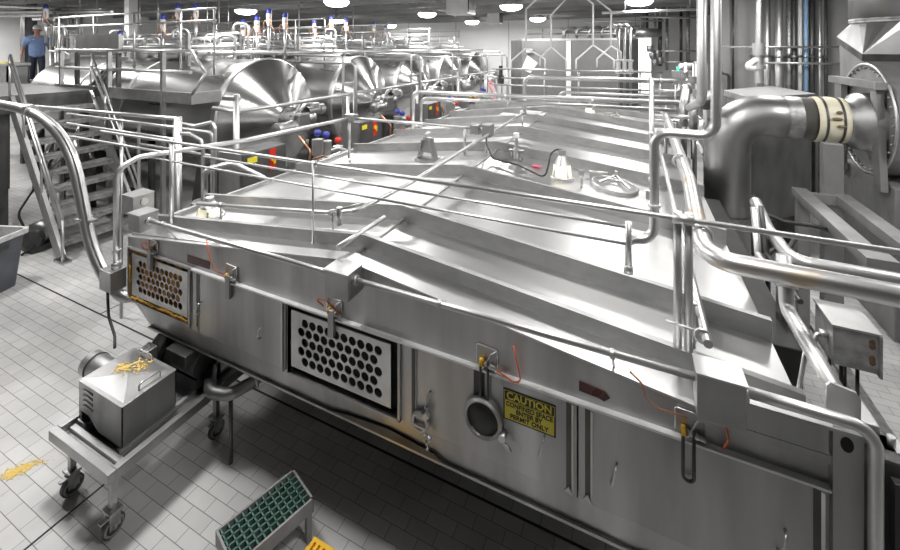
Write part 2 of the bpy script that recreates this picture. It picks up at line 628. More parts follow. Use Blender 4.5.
# front apron (gable) with its bright top flange
ap = MB()
ap.prism([(XL, YF, 1.345), (.24, YF, 1.345), (.24, YF, 1.475), (XC, YF, 1.70), (XL, YF, 1.41)], (0, .03, 0))
obj('apron', ap, 'front', vat)
fl = MB()
fl.beam((XL, YF + .05, 1.415), (XC, YF + .05, 1.703), .1, .012)
fl.beam((XC, YF + .05, 1.703), (.25, YF + .05, 1.478), .1, .012)
obj('top_flange', fl, 'plate', vat)
ep = MB()
ep.box((.24, YF - .03, 1.48), (.66, YF + .05, 1.585), .004).box((.24, YF - .045, 1.585), (.76, YF + .05, 1.597))
obj('end_cover', ep, 'front', vat)
er = MB().prism([(.24, YF - .0, 1.345), (.67, YF, 1.345), (.67, YF, 1.48), (.24, YF, 1.48)], (0, .03, 0))
er.beam((.24, YF - .012, 1.462), (.67, YF - .012, 1.462), .03, .03)
obj('end_apron', er, 'front', vat)
cp = MB().prism([(.668, YF - .036, .62), (.755, YF - .036, .62), (.755, YF - .036, 1.59), (.668, YF - .036, 1.60)], (0, .06, 0))
cpo = obj('corner_column', cp, 'front', vat)
hv = []
obj('slot_hole', MB().prism([(.708 + .019 * math.cos(t * PI / 10), YF - .0375, 1.545 + .028 * math.sin(t * PI / 10)) for t in range(20)], (0, .002, 0)), 'hole', cpo)  # black oval painted for the dark inside the hole
m = MB()
m.prism([(.672, 2.03, 1.57), (.772, 2.03, 1.57), (.772, 2.03, 1.68), (.76, 2.03, 1.70), (.684, 2.03, 1.715), (.672, 2.03, 1.70)], (0, .012, 0))
obj('corner_plate', m, 'plate', vat)
m = MB().box((.80, 1.97, .45), (.875, 2.12, 1.53), .01)
m.beam((.84, 1.95, .5), (.84, 1.95, 1.48), .03, .03)
obj('end_flange', m, 'dark', vat)
obj('end_bracket', MB().box((.752, 2.05, 1.50), (.835, 2.2, 1.585), .008).box((.835, 2.02, 1.50), (.90, 2.09, 1.53)).cyl((.86, 2.04, 1.53), (.86, 2.04, 1.57), .012, 10), 'plate', vat)

# lower skirt, sill ledge
sk = MB()
sk.prism([(XL, YF, .95), (-3.58, YF + .02, .73), (.80, YF + .02, .73), (.80, YF, .885), (XL, YF, .885)], (0, .03, 0))
sk.hull8([V((-3.6, YF + .0, .73)), V((.8, YF, .73)), V((.8, YF + .12, .70)), V((-3.5, YF + .12, .70)),
          V((-3.6, YF, .745)), V((.8, YF, .745)), V((.8, YF + .12, .73)), V((-3.5, YF + .12, .73))])
obj('skirt', sk, 'front', vat)
obj('skirt_stain', MB().prism([(-1.75, YF - .0012, .745), (-.95, YF - .0012, .745), (-1.0, YF - .0012, .775), (-1.3, YF - .0012, .80), (-1.6, YF - .0012, .77)], (0, .001, 0)), mk('brown_stain', (.10, .078, .055), (.13, .115, .095), .1, .5, None, (8, 8, 8)), vat)
obj('seam_flange', MB().box((-3.02, YF - .03, 1.340), (.672, YF + .01, 1.350)), 'ledge', vat)


# pillars (front strips between openings), door panels
def strip(x0, x1, z0=.885, z1=1.345):
    return obj('pillar', MB().box((x0, YF, z0), (x1, YF + .05, z1)), 'front', vat)


strip(XL, -3.84, .93)
strip(-3.05, -3.02)
strip(-2.085, -2.06)
strip(-1.215, -1.185)


def u_handle(x, z, par, h=.09, lean=.012):
    m = MB()
    pts = [(x + lean, YF - .012, z + h / 2), (x + lean * .6, YF - .045, z + h / 2 - .01), (x - lean * .6, YF - .045, z - h / 2 + .01), (x - lean, YF - .012, z - h / 2)]
    m.tube(pts, .005, .018, 8)
    obj('handle', m, 'pipe', par, 'bright bent rod handle')


def fold(x, par, z0=.91, z1=1.32):
    m = MB()
    m.prism([(x - .012, YF - .013, z0), (x + .012, YF - .013, z0 - .012), (x + .012, YF - .013, z1), (x - .012, YF - .013, z1 + .005)], (0, .003, 0))
    obj('recess', m, 'recess', par, 'dark upright strip painted for recess shade')
    m = MB()
    m.prism([(x + .012, YF - .013, z0 - .012), (x + .022, YF - .019, z0 - .016), (x + .022, YF - .019, z1), (x + .012, YF - .013, z1)], (0, .006, 0))
    m.prism([(x - .02, YF - .014, z0 - .004), (x + .0, YF - .014, z0 + .022), (x + .02, YF - .014, z0 - .016)], (0, -.004, 0))
    obj('fold', m, 'plate', par)


def door(x0, x1, hx, folds):
    d = obj('door_panel', MB().box((x0 + .003, YF - .012, .887), (x1 - .003, YF + .012, 1.337), .004), 'front', vat)
    for h in hx:
        u_handle(h, 1.08, d)
    for f in folds:
        fold(f, d)
    return d


door(-3.02, -2.085, (-2.93, -2.30), (-2.965,))
d3 = door(-1.185, -.245, (-1.03, -.41), (-1.125, -.285))
d4 = door(-.245, .672, (-.087, .52), (-.20, .63))
obj('pillar_edge', MB().box((-2.11, YF - .03, .885), (-2.095, YF, 1.338)).box((-2.06, YF - .02, .885), (-2.05, YF, 1.338)), 'plate', vat)


# perforated plates
def perforated(x0, x1, z0, z1, nx, nz, r, y, mx, mz, th=.006):
    m = MB()
    px_, pz = (x1 - x0 - 2 * mx) / (nx + .5), (z1 - z0 - 2 * mz) / nz
    K = 16

    def quad(a, b, c, d):
        m.faces([V((a, y, b)), V((c, y, b)), V((c, y, d)), V((a, y, d))], [(0, 1, 2, 3)])
    quad(x0, z0, x1, z0 + mz)
    quad(x0, z1 - mz, x1, z1)
    for j in range(nz):
        za, zb = z0 + mz + j * pz, z0 + mz + (j + 1) * pz
        off = mx + (px_ / 2 if j % 2 == 0 else 0)
        n = nx
        quad(x0, za, x0 + off, zb)
        quad(x0 + off + n * px_, za, x1, zb)
        for i in range(n):
            xa = x0 + off + i * px_
            cx, cz = xa + px_ / 2, (za + zb) / 2
            vs = []
            for k in range(K):
                t = 2 * PI * (k + .5) / K
                c, s_ = math.cos(t), math.sin(t)
                vs.append(V((cx + r * c, y, cz + r * s_)))
            for k in range(K):
                t = 2 * PI * (k + .5) / K
                c, s_ = math.cos(t), math.sin(t)
                q = min((px_ / 2) / max(abs(c), 1e-6), (pz / 2) / max(abs(s_), 1e-6))
                vs.append(V((cx + q * c, y, cz + q * s_)))
            for k in range(K):
                vs.append(vs[k] + V((0, th, 0)))
            fs = []
            for k in range(K):
                l = (k + 1) % K
                fs.append((k, l, K + l, K + k))
                fs.append((k, l, 2 * K + l, 2 * K + k))
            # the four cell corners left over between the sampled edge points
            base = len(vs)
            for sx, sz in ((1, 1), (-1, 1), (-1, -1), (1, -1)):
                vs.append(V((cx + sx * px_ / 2, y, cz + sz * pz / 2)))
            for ci, (sx, sz) in enumerate(((1, 1), (-1, 1), (-1, -1), (1, -1))):
                th_c = math.atan2(sz * pz, sx * px_) % (2 * PI)
                k = int(math.floor(th_c / (2 * PI / K) - .5)) % K
                fs.append((K + k, base + ci, K + (k + 1) % K))
            m.faces(vs, fs)
    for a, b in (((x0, z0), (x1, z0)), ((x1, z0), (x1, z1)), ((x1, z1), (x0, z1)), ((x0, z1), (x0, z0))):
        m.faces([V((a[0], y, a[1])), V((b[0], y, b[1])), V((b[0], y + th, b[1])), V((a[0], y + th, a[1]))], [(0, 1, 2, 3)])
    return m


pp = obj('perforated_plate', perforated(-3.80, -3.085, .955, 1.30, 10, 5, .0265, YF - .008, .06, .04), 'plate', vat, 'perforated plate rimmed with orange product')
obj('backing', MB().box((-3.82, YF + .018, .93), (-3.06, YF + .03, 1.33)), 'cheese', pp, 'orange brown product behind the holes')
m = MB()
random.seed(3)
for i in range(46):
    t = i / 46
    x = -3.80 + .74 * t
    m.ball((x, YF - .012, .938 + random.uniform(-.006, .006)), random.uniform(.008, .016), 1.3, .5, .8, 6)
for i in range(26):
    m.ball((-3.825 + random.uniform(-.004, .008), YF - .012, .95 + .33 * i / 26), random.uniform(.004, .011) * (1.4 if 8 < i < 20 else .7), .7, .5, 1.2, 6)
for i in range(20):
    m.ball((-3.80 + .36 * i / 20, YF - .012, 1.318 + random.uniform(-.006, .006)), random.uniform(.005, .012), 1.3, .5, .7, 6)
for i in range(14):
    m.ball((-3.063, YF - .012, .95 + .14 * i / 14), random.uniform(.004, .009), .7, .5, 1.2, 6)
o = obj('residue', m, 'residue', pp, 'orange crust along the plate edges')
o['kind'] = 'stuff'
fr = MB()
for lo, hi in (((-3.845, YF - .02, .915), (-3.83, YF + .03, 1.345)), ((-3.06, YF - .02, .915), (-3.045, YF + .03, 1.345)), ((-3.845, YF - .02, .905), (-3.045, YF + .03, .92)), ((-3.845, YF - .02, 1.335), (-3.02, YF + .03, 1.35))):
    fr.box(lo, hi)
obj('plate_frame', fr, 'front', vat)
pp2 = obj('perforated_plate', perforated(-2.035, -1.275, .935, 1.30, 10, 5, .0272, YF - .012, .055, .03), 'plate', vat, 'clean perforated plate with black holes')
obj('backing', MB().box((-2.06, YF + .03, .90), (-1.21, YF + .04, 1.335)), 'hole', pp2, 'black sheet for the shade behind the holes')
fr = MB()
for lo, hi in (((-2.062, YF - .02, .885), (-2.05, YF + .03, 1.345)), ((-1.225, YF - .02, .885), (-1.21, YF + .03, 1.345)), ((-2.06, YF - .02, .882), (-1.21, YF + .03, .895)), ((-2.06, YF - .015, 1.325), (-1.21, YF + .03, 1.345))):
    fr.box(lo, hi)
obj('plate_frame', fr, 'front', vat)

# red glazed slots
obj('sight_slot', MB().box((-3.095, YF - .004, 1.375), (-2.845, YF, 1.43)), 'redglass', vat, 'dark red slot near the orange-rimmed plate')
obj('sight_slot', MB().prism([(-.24, YF - .004, 1.435), (-.24, YF - .004, 1.39), (-.15, YF - .004, 1.385), (-.13, YF - .004, 1.378), (-.105, YF - .004, 1.40), (-.125, YF - .004, 1.422)], (0, .004, 0)), 'redglass', vat, 'dark red slot above the door right of the caution sign')

# round port and clamp fitting
pt = obj('round_port', MB().lathe((-.708, YF - .012, 1.11), (0, -1, 0), [(0, .103), (.03, .103), (.04, .095), (.034, .084), (.022, .082)], 36), 'front', vat, 'round port with dark cover')
obj('port_cover', MB().lathes((-.708, YF - .034, 1.11), (0, -1, 0), [(0, .083), (.004, .08), (.01, .0)], 32), mk('port_dark', .06, .045, .3, .5, None, (6, 6, 6)), pt)
obj('clamp', MB().cyl((-.60, YF - .06, 1.065), (-.60, YF - .015, 1.065), .018, 12).cyl((-.585, YF - .05, 1.03), (-.555, YF - .05, 1.015), .008, 8).cyl((-.59, YF - .055, 1.045), (-.56, YF - .055, 1.03), .008, 8), 'pipe', pt)
obj('port_strap', MB().box((-.765, YF - .016, 1.19), (-.705, YF - .012, 1.34)), 'dark', pt)
ft = obj('clamp_fitting', MB().ring((-1.072, YF - .035, .955), (0, -1, 0), .045, .012, 24).lathe((-1.072, YF - .012, .955), (0, -1, 0), [(0, .045), (.025, .045), (.03, .036), (.018, .03), (.018, 0)], 24), 'pipe', vat)
obj('clamp', MB().beam((-1.04, YF - .05, 1.0), (-1.015, YF - .05, 1.03), .02, .03).cyl((-1.03, YF - .06, .92), (-.99, YF - .06, .91), .012, 10).cyl((-1.02, YF - .06, .90), (-1.015, YF - .06, .86), .006, 8).ball((-1.013, YF - .06, .855), .01).box((-1.11, YF - .05, .93), (-1.03, YF - .042, .945)), 'pipe', ft)


# latches on the seam
def latch(x, big=False, wire=None):
    l = obj('latch', MB().box((x - .045, YF - .006, 1.36), (x + .055, YF, 1.455)), 'front', vat)
    m = MB().tube([(x - .05, YF - .008, 1.37), (x - .05, YF - .008, 1.462), (x + .06, YF - .008, 1.455), (x + .06, YF - .008, 1.38)], .004, .01, 8)
    m.tube([(x + .0, YF - .03, 1.375), (x + .03, YF - .02, 1.435), (x + .055, YF - .008, 1.452)], .004, .01, 8)
    obj('bracket', m, 'pipe', l)
    if big:
        m = MB().box((x - .022, YF - .04, 1.235), (x + .022, YF - .014, 1.40), .004)
        obj('hasp', m, 'front', l)
    else:
        m = MB().tube([(x - .022, YF - .03, 1.40), (x - .022, YF - .03, 1.185), (x + .018, YF - .03, 1.185), (x + .018, YF - .03, 1.40)], .0065, .02, 8)
        obj('hasp', m, 'dark', l)
    m = MB().cyl((x - .028, YF - .022, 1.385), (x - .012, YF - .022, 1.385), .02, 12)
    obj('sensor_ring', m, 'yellow', l, 'yellow sensor ring')
    m = MB().cyl((x - .012, YF - .022, 1.385), (x + .06, YF - .022, 1.372), .011, 10).cyl((x + .02, YF - .022, 1.38), (x + .035, YF - .022, 1.377), .015, 10)
    obj('sensor', m, 'pipe', l)
    if wire:
        obj('wire', MB().tube([V((x, YF - .02, 1.38)) + V(q) for q in wire], .0042, .03, 6, n=4), 'orange', l, 'orange sensor wire')
    return l


latch(-3.52, True, [(-.06, -.01, .0), (-.09, -.03, .05), (-.02, -.03, .09), (.03, -.02, .03), (-.02, -.03, .02)])
latch(-2.61, True, [(-.05, 0, .01), (-.13, -.02, .03), (-.21, -.01, .14), (-.24, 0, .22)])
latch(-1.69, True, [(-.07, 0, .02), (-.10, -.04, .08), (.0, -.06, .11), (.08, -.03, .03)])
latch(-.70, False, [(.06, 0, -.01), (.15, -.01, -.035), (.19, -.01, -.02), (.15, -.006, .14)])
latch(.206, False, [(.12, 0, -.02), (.14, -.01, .03), (.13, -.01, .08), (.15, -.01, .15)])
obj('wire', MB().tube([(-.02, 1.93, 1.60), (.03, 1.92, 1.57), (.04, 1.94, 1.50), (.09, 1.96, 1.455), (.2, 1.97, 1.45)], .004, .04, 6), 'copper', vat, 'brown wire looping below the front pipe')

# caution sign
sg = thing('caution_sign', 'yellow and black confined space caution sign on the vat front', 'sign', (-.475, YF - .014, 1.135))
obj('sign_board', MB().box((-.605, YF - .0155, 1.135), (-.345, YF - .0125, 1.287)), 'signblack', sg)
obj('sign_field', MB().box((-.597, YF - .0165, 1.142), (-.353, YF - .015, 1.232)), 'signyellow', sg, 'yellow lower field')
obj('sign_rule', MB().box((-.599, YF - .0162, 1.234), (-.351, YF - .0158, 1.2365)).box((-.599, YF - .0162, 1.280), (-.351, YF - .0158, 1.2825)).box((-.601, YF - .0162, 1.234), (-.5985, YF - .0158, 1.2825)).box((-.3515, YF - .0162, 1.234), (-.349, YF - .0158, 1.2825)), 'signyellow', sg)
text('sign_word', 'CAUTION', .050, 'signyellow', sg, (-.475, YF - .0170, 1.258), width=.222, offset=.0013)
for i, (t, wd) in enumerate((('CONFINED SPACE', .232), ('ENTER BY', .13), ('PERMIT ONLY', .19))):
    text('sign_word', t, .031, 'signblack', sg, (-.475, YF - .0172, 1.216 - i * .0285), width=wd, offset=.0007)


# boxes along the front wash pipe
def jbox(lo, hi, label, lid=True):
    t = thing('junction_box', label, 'box', ((lo[0] + hi[0]) / 2, (lo[1] + hi[1]) / 2, lo[2]), 'steel boxes along the front wash pipe')
    obj('case', MB().box(lo, hi, .003), 'box', t)
    obj('lid', MB().box((lo[0] - .004, lo[1] - .006, hi[2] - .002), (hi[0] + .004, hi[1], hi[2] + .005)), 'plate', t)
    obj('gland', MB().cyl((hi[0], (lo[1] + hi[1]) / 2, hi[2] - .06), (hi[0] + .014, (lo[1] + hi[1]) / 2, hi[2] - .06), .03, 12), 'pipe', t)
    return t


jbox((-1.648, 1.86, 1.56), (-1.478, 1.999, 1.712), 'steel junction box at the gable peak over the clean perforated plate')
jbox((.221, 1.86, 1.545), (.384, 1.97, 1.722), 'steel junction box with bright tilted lid on the front wash pipe near its bend')
jbox((-3.60, 1.86, 1.58), (-3.454, 1.999, 1.712), 'lower of two steel junction boxes above the orange-rimmed perforated plate')
jbox((-4.06, 2.05, 1.56), (-3.895, 2.22, 1.725), 'upper of two steel junction boxes beside the upright pipe at the vat corner')
o = thing('junction_box', 'small grey box low on the vat corner with a black cable hanging from it', 'box', (-3.96, 1.95, 1.0))
obj('case', MB().box((-4.05, 1.88, 1.0), (-3.885, 1.998, 1.165), .004), 'box', o)
obj('connector', MB().cyl((-4.05, 1.93, 1.05), (-4.08, 1.93, 1.05), .018, 10).cyl((-4.05, 1.93, 1.11), (-4.085, 1.93, 1.11), .018, 10), 'black', o)
obj('cable', MB().tube([(-3.965, 1.90, 1.0), (-3.965, 1.90, .95), (-3.93, 1.89, .8), (-3.80, 1.87, .69), (-3.70, 1.82, .66)], .0105, .1, 8), 'black', o, 'black cable hanging to the pump cart')

# front wash pipe
fp = thing('wash_pipe', 'long bright wash pipe along the vat front, bending down at the vat end', 'pipe', (-1.5, 1.92, 0))
m = MB()
m.tube([(-3.46, 1.935, 1.65), (-1.65, 1.935, 1.65)], .0155, 0, 12)
m.tube([(-1.478, 1.935, 1.65), (.221, 1.935, 1.655)], .0155, 0, 12)
m.tube([(.384, 1.935, 1.655), (.775, 1.935, 1.65), (.775, 1.935, .5)], .021, .07, 14)
obj('pipe_run', m, 'pipe', fp)
m = MB()
for x in (-3.3, -.95, -.1):
    m.cyl((x, 1.935, 1.652), (x + .02, 1.935, 1.652), .021, 12)
    m.cyl((x + .01, 1.935, 1.652), (x + .01, 2.03, min(1.652, roof_z(x) + .0)), .005, 8)
obj('bracket', m, 'pipe', fp)
o = tag(obj('pipe_stub', MB().cyl((-1.69, 2.03, 1.755), (-1.63, 2.46, 1.79), .017, 12), 'pipe'), 'short open pipe stub behind the gable-peak junction box', 'pipe')

# sloping wash pipe along the second rib and the ridge
t = thing('ridge_pipe', 'thin pipe following the roof slope then running along the vat ridge', 'pipe', (XC, 3, 1.7))
m = MB().tube([(-3.5, 2.35, 1.63), (-2.0, 2.35, 1.80), (-1.82, 2.4, 1.83), (XC, 2.79, 1.94), (XC, 6.4, 1.97)], .017, .1, 10)
obj('pipe_run', m, 'pipe', t)
m = MB()
for x, y in ((-2.0, 2.35), (-3.2, 2.35)):
    m.cyl((x, y, roof_z(x)), (x, y, 1.63 + (x + 3.5) * .113), .008, 8).cyl((x - .02, y, 1.63 + (x + 3.5) * .113), (x + .02, y, 1.635 + (x + 3.5) * .113), .024, 10)
m.cyl((XC, 6.3, ZR), (XC, 6.3, 1.97), .008, 8)
obj('post', m, 'pipe', t)
t = thing('ridge_box', 'pair of small square boxes on the ridge pipe with a black hose', 'box', (XC, 4.8, 1.92))
obj('case', MB().box((-1.69, 4.66, 1.92), (-1.585, 4.82, 2.07), .004), 'box', t)
obj('case', MB().box((-1.86, 4.70, 1.93), (-1.75, 4.84, 2.05), .004), 'box', t)
obj('support', MB().cyl((-1.66, 4.74, 1.71), (-1.66, 4.74, 1.92), .012, 8).cyl((-1.75, 4.76, 2.0), (-1.69, 4.76, 2.0), .02, 10), 'pipe', t)
obj('hose', MB().tube([(-1.63, 4.66, 1.95), (-1.62, 4.62, 1.86), (-1.5, 4.5, 1.72), (-1.2, 4.45, 1.70), (-.97, 4.36, 1.655), (-.86, 4.3, 1.64), (-.84, 4.38, 1.75), (-.83, 4.45, 1.86), (-.78, 4.52, 1.90), (-.72, 4.55, 1.89)], .010, .09, 8), 'black', t, 'black hose')

# left-hand upright pipe and the pipe along the eave
t = thing('eave_pipe', 'pipe rising at the vat corner and running back above the eave', 'pipe', (-3.93, 1.95, .9))
m = MB().tube([(-3.94, 1.95, 1.17), (-3.94, 1.95, 1.98), (-3.9, 2.1, 2.06), (-3.62, 2.9, 2.06), (-3.55, 4.48, 2.04)], .023, .12, 12)
m.cyl((-3.94, 1.95, 1.17), (-3.94, 1.95, 1.22), .036, 12).cyl((-3.94, 1.95, 1.3), (-3.94, 1.95, 1.32), .032, 12)
obj('pipe_run', m, 'pipe', t)
m = MB().cyl((-3.55, 4.5, 1.5), (-3.55, 4.5, 2.06), .02, 10)
obj('post', m, 'pipe', t)
obj('corner_box', MB().box((-3.60, 4.44, 2.0), (-3.44, 4.56, 2.1), .004), 'box', t)
t = thing('cross_pipe', 'thin pipe from the eave post across the roof to the ridge boxes', 'pipe', (-2.5, 4.6, 1.9))
obj('pipe_run', MB().tube([(-3.44, 4.5, 2.045), (-1.86, 4.76, 2.0)], .018, 0, 10), 'pipe', t)
obj('post', MB().cyl((-1.95, 4.745, 1.66), (-1.95, 4.745, 2.0), .016, 8), 'pipe', t)

# thin guard pipes across the near end of the roof
t = thing('spray_rail', 'three thin parallel pipes on posts across the near end of the vat roof', 'pipe', (-1.4, 2.2, 1.5))
Y0 = 2.2
for z, x0, x1 in ((2.195, -4.7, 2.6), (2.115, -3.2, -.03), (2.03, -4.0, -.03)):
    obj('rail', MB().cyl((x0, Y0, z), (x1, Y0, z + (.0 if z > 2.15 else 0)), .0125 if z > 2.15 else .0085, 10), 'pipe', t)
for x in (-2.03,):
    obj('post', MB().cyl((x, Y0 - .02, roof_z(x)), (x, Y0 - .02, 2.2), .008, 8).cyl((x - .025, Y0, 2.195), (x + .025, Y0, 2.195), .02, 10), 'pipe', t)
for x in (.185, .23):
    obj('post', MB().cyl((x, Y0 + .02, 1.44), (x, Y0 + .02, 2.22), .0185, 12), 'pipe', t)
obj('clamp', MB().cyl((.16, Y0, 2.195), (.25, Y0, 2.195), .024, 12), 'pipe', t)
obj('nozzle', MB().cyl((-.03, Y0, 1.9), (-.03, Y0, 2.14), .016, 10).cyl((-.03, Y0, 1.89), (-.03, Y0, 1.93), .022, 10), 'pipe', t)
obj('post', MB().cyl((-3.62, Y0, 1.5), (-3.62, Y0, 2.2), .018, 10).cyl((-3.64, Y0, 2.195), (-3.60, Y0, 2.195), .02, 10), 'pipe', t)
obj('nozzle', MB().cyl((-1.86, Y0 + .05, 1.78), (-1.86, Y0 + .05, 1.9), .02, 10).cyl((-1.95, Y0, 1.86), (-1.72, Y0 + .1, 1.93), .008, 8), 'pipe', t)

# roof fixtures ------------------------------------------------------
def sight_lamp(x, y, r, label, tall=.2):
    z = roof_z(x)
    t = thing('sight_lamp', label, 'lamp', (x, y, z), 'lit sight lamps on the vat roof')
    obj('flange', MB().lathe((x, y, z - .02), (0, 0, 1), [(0, r), (.045, r), (.05, r * .94), (.05, 0)], 24), 'plate', t)
    obj('glass', MB().lathes((x, y, z + .03), (0, 0, 1), [(0, r * .8), (tall * .45, r * .72), (tall * .5, r * .6)], 20), 'glow', t, 'glowing glass cup')
    obj('cap', MB().lathe((x, y, z + .03), (0, 0, 1), [(tall * .5, r * .66), (tall * .55, r * .62), (tall * .9, r * .3), (tall * 1.15, r * .28), (tall * 1.15, 0)], 20), 'pipe', t)
    m = MB()
    for k in range(4):
        a = PI / 4 + k * PI / 2
        m.cyl((x + r * .86 * math.cos(a), y + r * .86 * math.sin(a), z), (x + r * .72 * math.cos(a), y + r * .72 * math.sin(a), z + tall * .55), .009, 8)
    obj('clamp_rod', m, 'pipe', t)
    return t


sight_lamp(-.72, 4.52, .125, 'glowing sight lamp on the roof beside the round manhole', .24)
sight_lamp(-.86, 8.95, .12, 'small glowing sight lamp far back on the vat roof', .22)
sight_lamp(-3.47, 2.44, .12, 'squat glowing sight lamp at the near corner of the vat roof', .13)
tag(obj('clamp_post', MB().cyl((-.5, 4.36, 1.55), (-.5, 4.36, 1.72), .012, 8).box((-.525, 4.345, 1.70), (-.475, 4.375, 1.75)), 'pipe'), 'small upright clamp post between the sight lamp and the manhole', 'post')


def manhole(x, y, r, label):
    z = roof_z(x)
    n = V((-(ZR - ZE) / (XC - XL) * (-1 if x > XC else 1) * -1, 0, 1)).normalized()
    n = V(((ZR - ZE) / (XC - XL) * (1 if x > XC else -1), 0, 1)).normalized()
    c = V((x, y, z))
    t = thing('manhole', label, 'hatch', c, 'round manholes on the vat roof')
    obj('collar', MB().lathe(c - n * .02, n, [(0, r), (.04, r), (.045, r * .97), (.045, r * .86)], 40).ring(c + n * .03, n, r * .95, .014, 40), 'pipe', t)
    obj('cover', MB().lathes(c + n * .022, n, [(0, r * .87), (.008, r * .8), (.03, 0)], 40), 'plate', t)
    u = V((1, 0, 0)) - n * n.x
    u.normalize()
    w_ = n.cross(u)
    m = MB()
    top = c + n * .09 + w_ * r * .55
    for s_ in (-1, 1):
        m.beam(top, c + n * .07 + u * s_ * r * .62 - w_ * r * .72, .022, .02, n)
    m.beam(c + n * .08 + u * r * .3 + w_ * .0 - w_ * r * .1, c + n * .08 - u * r * .3 - w_ * r * .1, .02, .02, n)
    m.beam(top, top + n * .05, .03, .03, u)
    obj('yoke', m, 'pipe', t)
    m = MB().box((x - r - .02, y + r * .45, z + .0), (x - r * .55, y + r * .62, z + .1)).cyl((x - r - .03, y + r * .55, z + .1), (x - r * .3, y + r * .62, z + .1), .014, 8)
    obj('hinge', m, 'pipe', t)
    return t


manhole(-.2, 4.62, .235, 'round manhole cover with a triangular yoke on the near roof')
manhole(-.35, 8.95, .2, 'round manhole cover far back on the vat roof')
t = thing('level_sensor', 'slim level sensor on a bracket beside the roof ridge', 'sensor', (-1.3, 4.8, roof_z(-1.3)))
z = roof_z(-1.3)
obj('bracket', MB().box((-1.38, 4.76, z), (-1.22, 4.84, z + .02)).cyl((-1.35, 4.8, z), (-1.35, 4.8, z + .1), .012, 8).cyl((-1.25, 4.8, z), (-1.25, 4.8, z + .1), .012, 8).box((-1.39, 4.77, z + .1), (-1.21, 4.83, z + .12)), 'box', t)
obj('sensor_body', MB().lathe((-1.3, 4.8, z), (0, 0, 1), [(0, .035), (.14, .035), (.14, .022), (.27, .022), (.27, 0)], 14), 'pipe', t)
obj('sensor_cap', MB().lathe((-1.3, 4.8, z + .27), (0, 0, 1), [(0, .034), (.05, .034), (.05, 0)], 14), 'white', t)
tag(obj('pink_tape', MB().box((-1.08, 4.66, roof_z(-1.08) + .002), (-.98, 4.70, roof_z(-.98) + .03)), 'pinktape'), 'scrap of pink tape on the roof below the level sensor', 'tape')
t = thing('lifting_bracket', 'tapered lifting bracket standing on the roof between eave post and ridge', 'bracket', (-2.35, 4.5, roof_z(-2.35)))
z = roof_z(-2.35)
obj('bracket_base', MB().box((-2.49, 4.42, z - .01), (-2.21, 4.58, z + .025)), 'box', t)
m = MB()
for sx in (-1, 1):
    m.beam((-2.35 + sx * .11, 4.5, z + .02), (-2.35 + sx * .045, 4.5, z + .26), .02, .12, (0, 1, 0))
m.hull8([V(q) for q in ((-2.43, 4.47, z + .1), (-2.27, 4.47, z + .1), (-2.27, 4.53, z + .1), (-2.43, 4.53, z + .1), (-2.40, 4.48, z + .28), (-2.30, 4.48, z + .28), (-2.30, 4.52, z + .28), (-2.40, 4.52, z + .28))])
obj('upright', m, 'box', t)
obj('hook', MB().tube([(-2.37, 4.5, z + .27), (-2.37, 4.5, z + .33), (-2.28, 4.5, z + .34)], .018, .03, 8), 'pipe', t)
p = P(490, 114, Y=8.7)
tag(obj('deck_pad', MB().box((-2.15, 8.2, roof_z(-2.15) + .03), (-1.72, 8.4, roof_z(-1.72) + .03)).box((-2.55, 8.1, roof_z(-2.5)), (-2.3, 8.35, roof_z(-2.4) + .03)), 'white'), 'white pad lying far back on the roof near the ridge', 'pad')

# ================================================================== PIPES OVER THE RIGHT SIDE OF THE VAT
t = thing('return_pipe', 'thick stained pipe running over the vat edge then turning off to the fan side', 'pipe', (.36, 2.5, 1.9))
m = MB().tube([(.40, 7.0, 2.04), (.37, 3.5, 2.0), (.335, 2.72, 1.945), (.335, 2.45, 1.92), (1.15, 2.46, 1.905), (2.9, 2.46, 1.88)], .049, .14, 18)
obj('pipe_run', m, 'rust', t)
m = MB().ring((.335, 2.68, 1.942), (0, 1, .1), .058, .008, 24).cyl((.335, 2.68, 2.0), (.335, 2.68, 2.04), .008, 8).box((.32, 2.67, 1.995), (.35, 2.70, 2.012))
m.ring((.356, 4.1, 2.006), (0, 1, 0), .048, .011, 20).box((.335, 4.08, 2.04), (.38, 4.12, 2.07))
obj('clamp', m, 'pipe', t)
obj('support', MB().cyl((.40, 6.6, 1.45), (.40, 6.6, 1.98), .025, 10), 'pipe', t)
t = thing('drain_pipe', 'slim pipe with ring joint running beneath the thick stained pipe', 'pipe', (.3, 2.1, 1.7))
obj('pipe_run', MB().tube([(.27, 6.8, 1.80), (.285, 2.05, 1.73)], .019, 0, 12), 'pipe', t)
obj('clamp', MB().ring((.27, 2.1, 1.73), (0, 1, 0), .026, .009, 20).cyl((.27, 2.3, 1.73), (.27, 2.34, 1.73), .025, 12).cyl((.13, 2.14, 1.735), (.25, 2.12, 1.733), .006, 8), 'pipe', t)
obj('support', MB().cyl((.27, 2.4, 1.47), (.27, 2.4, 1.73), .012, 8), 'pipe', t)

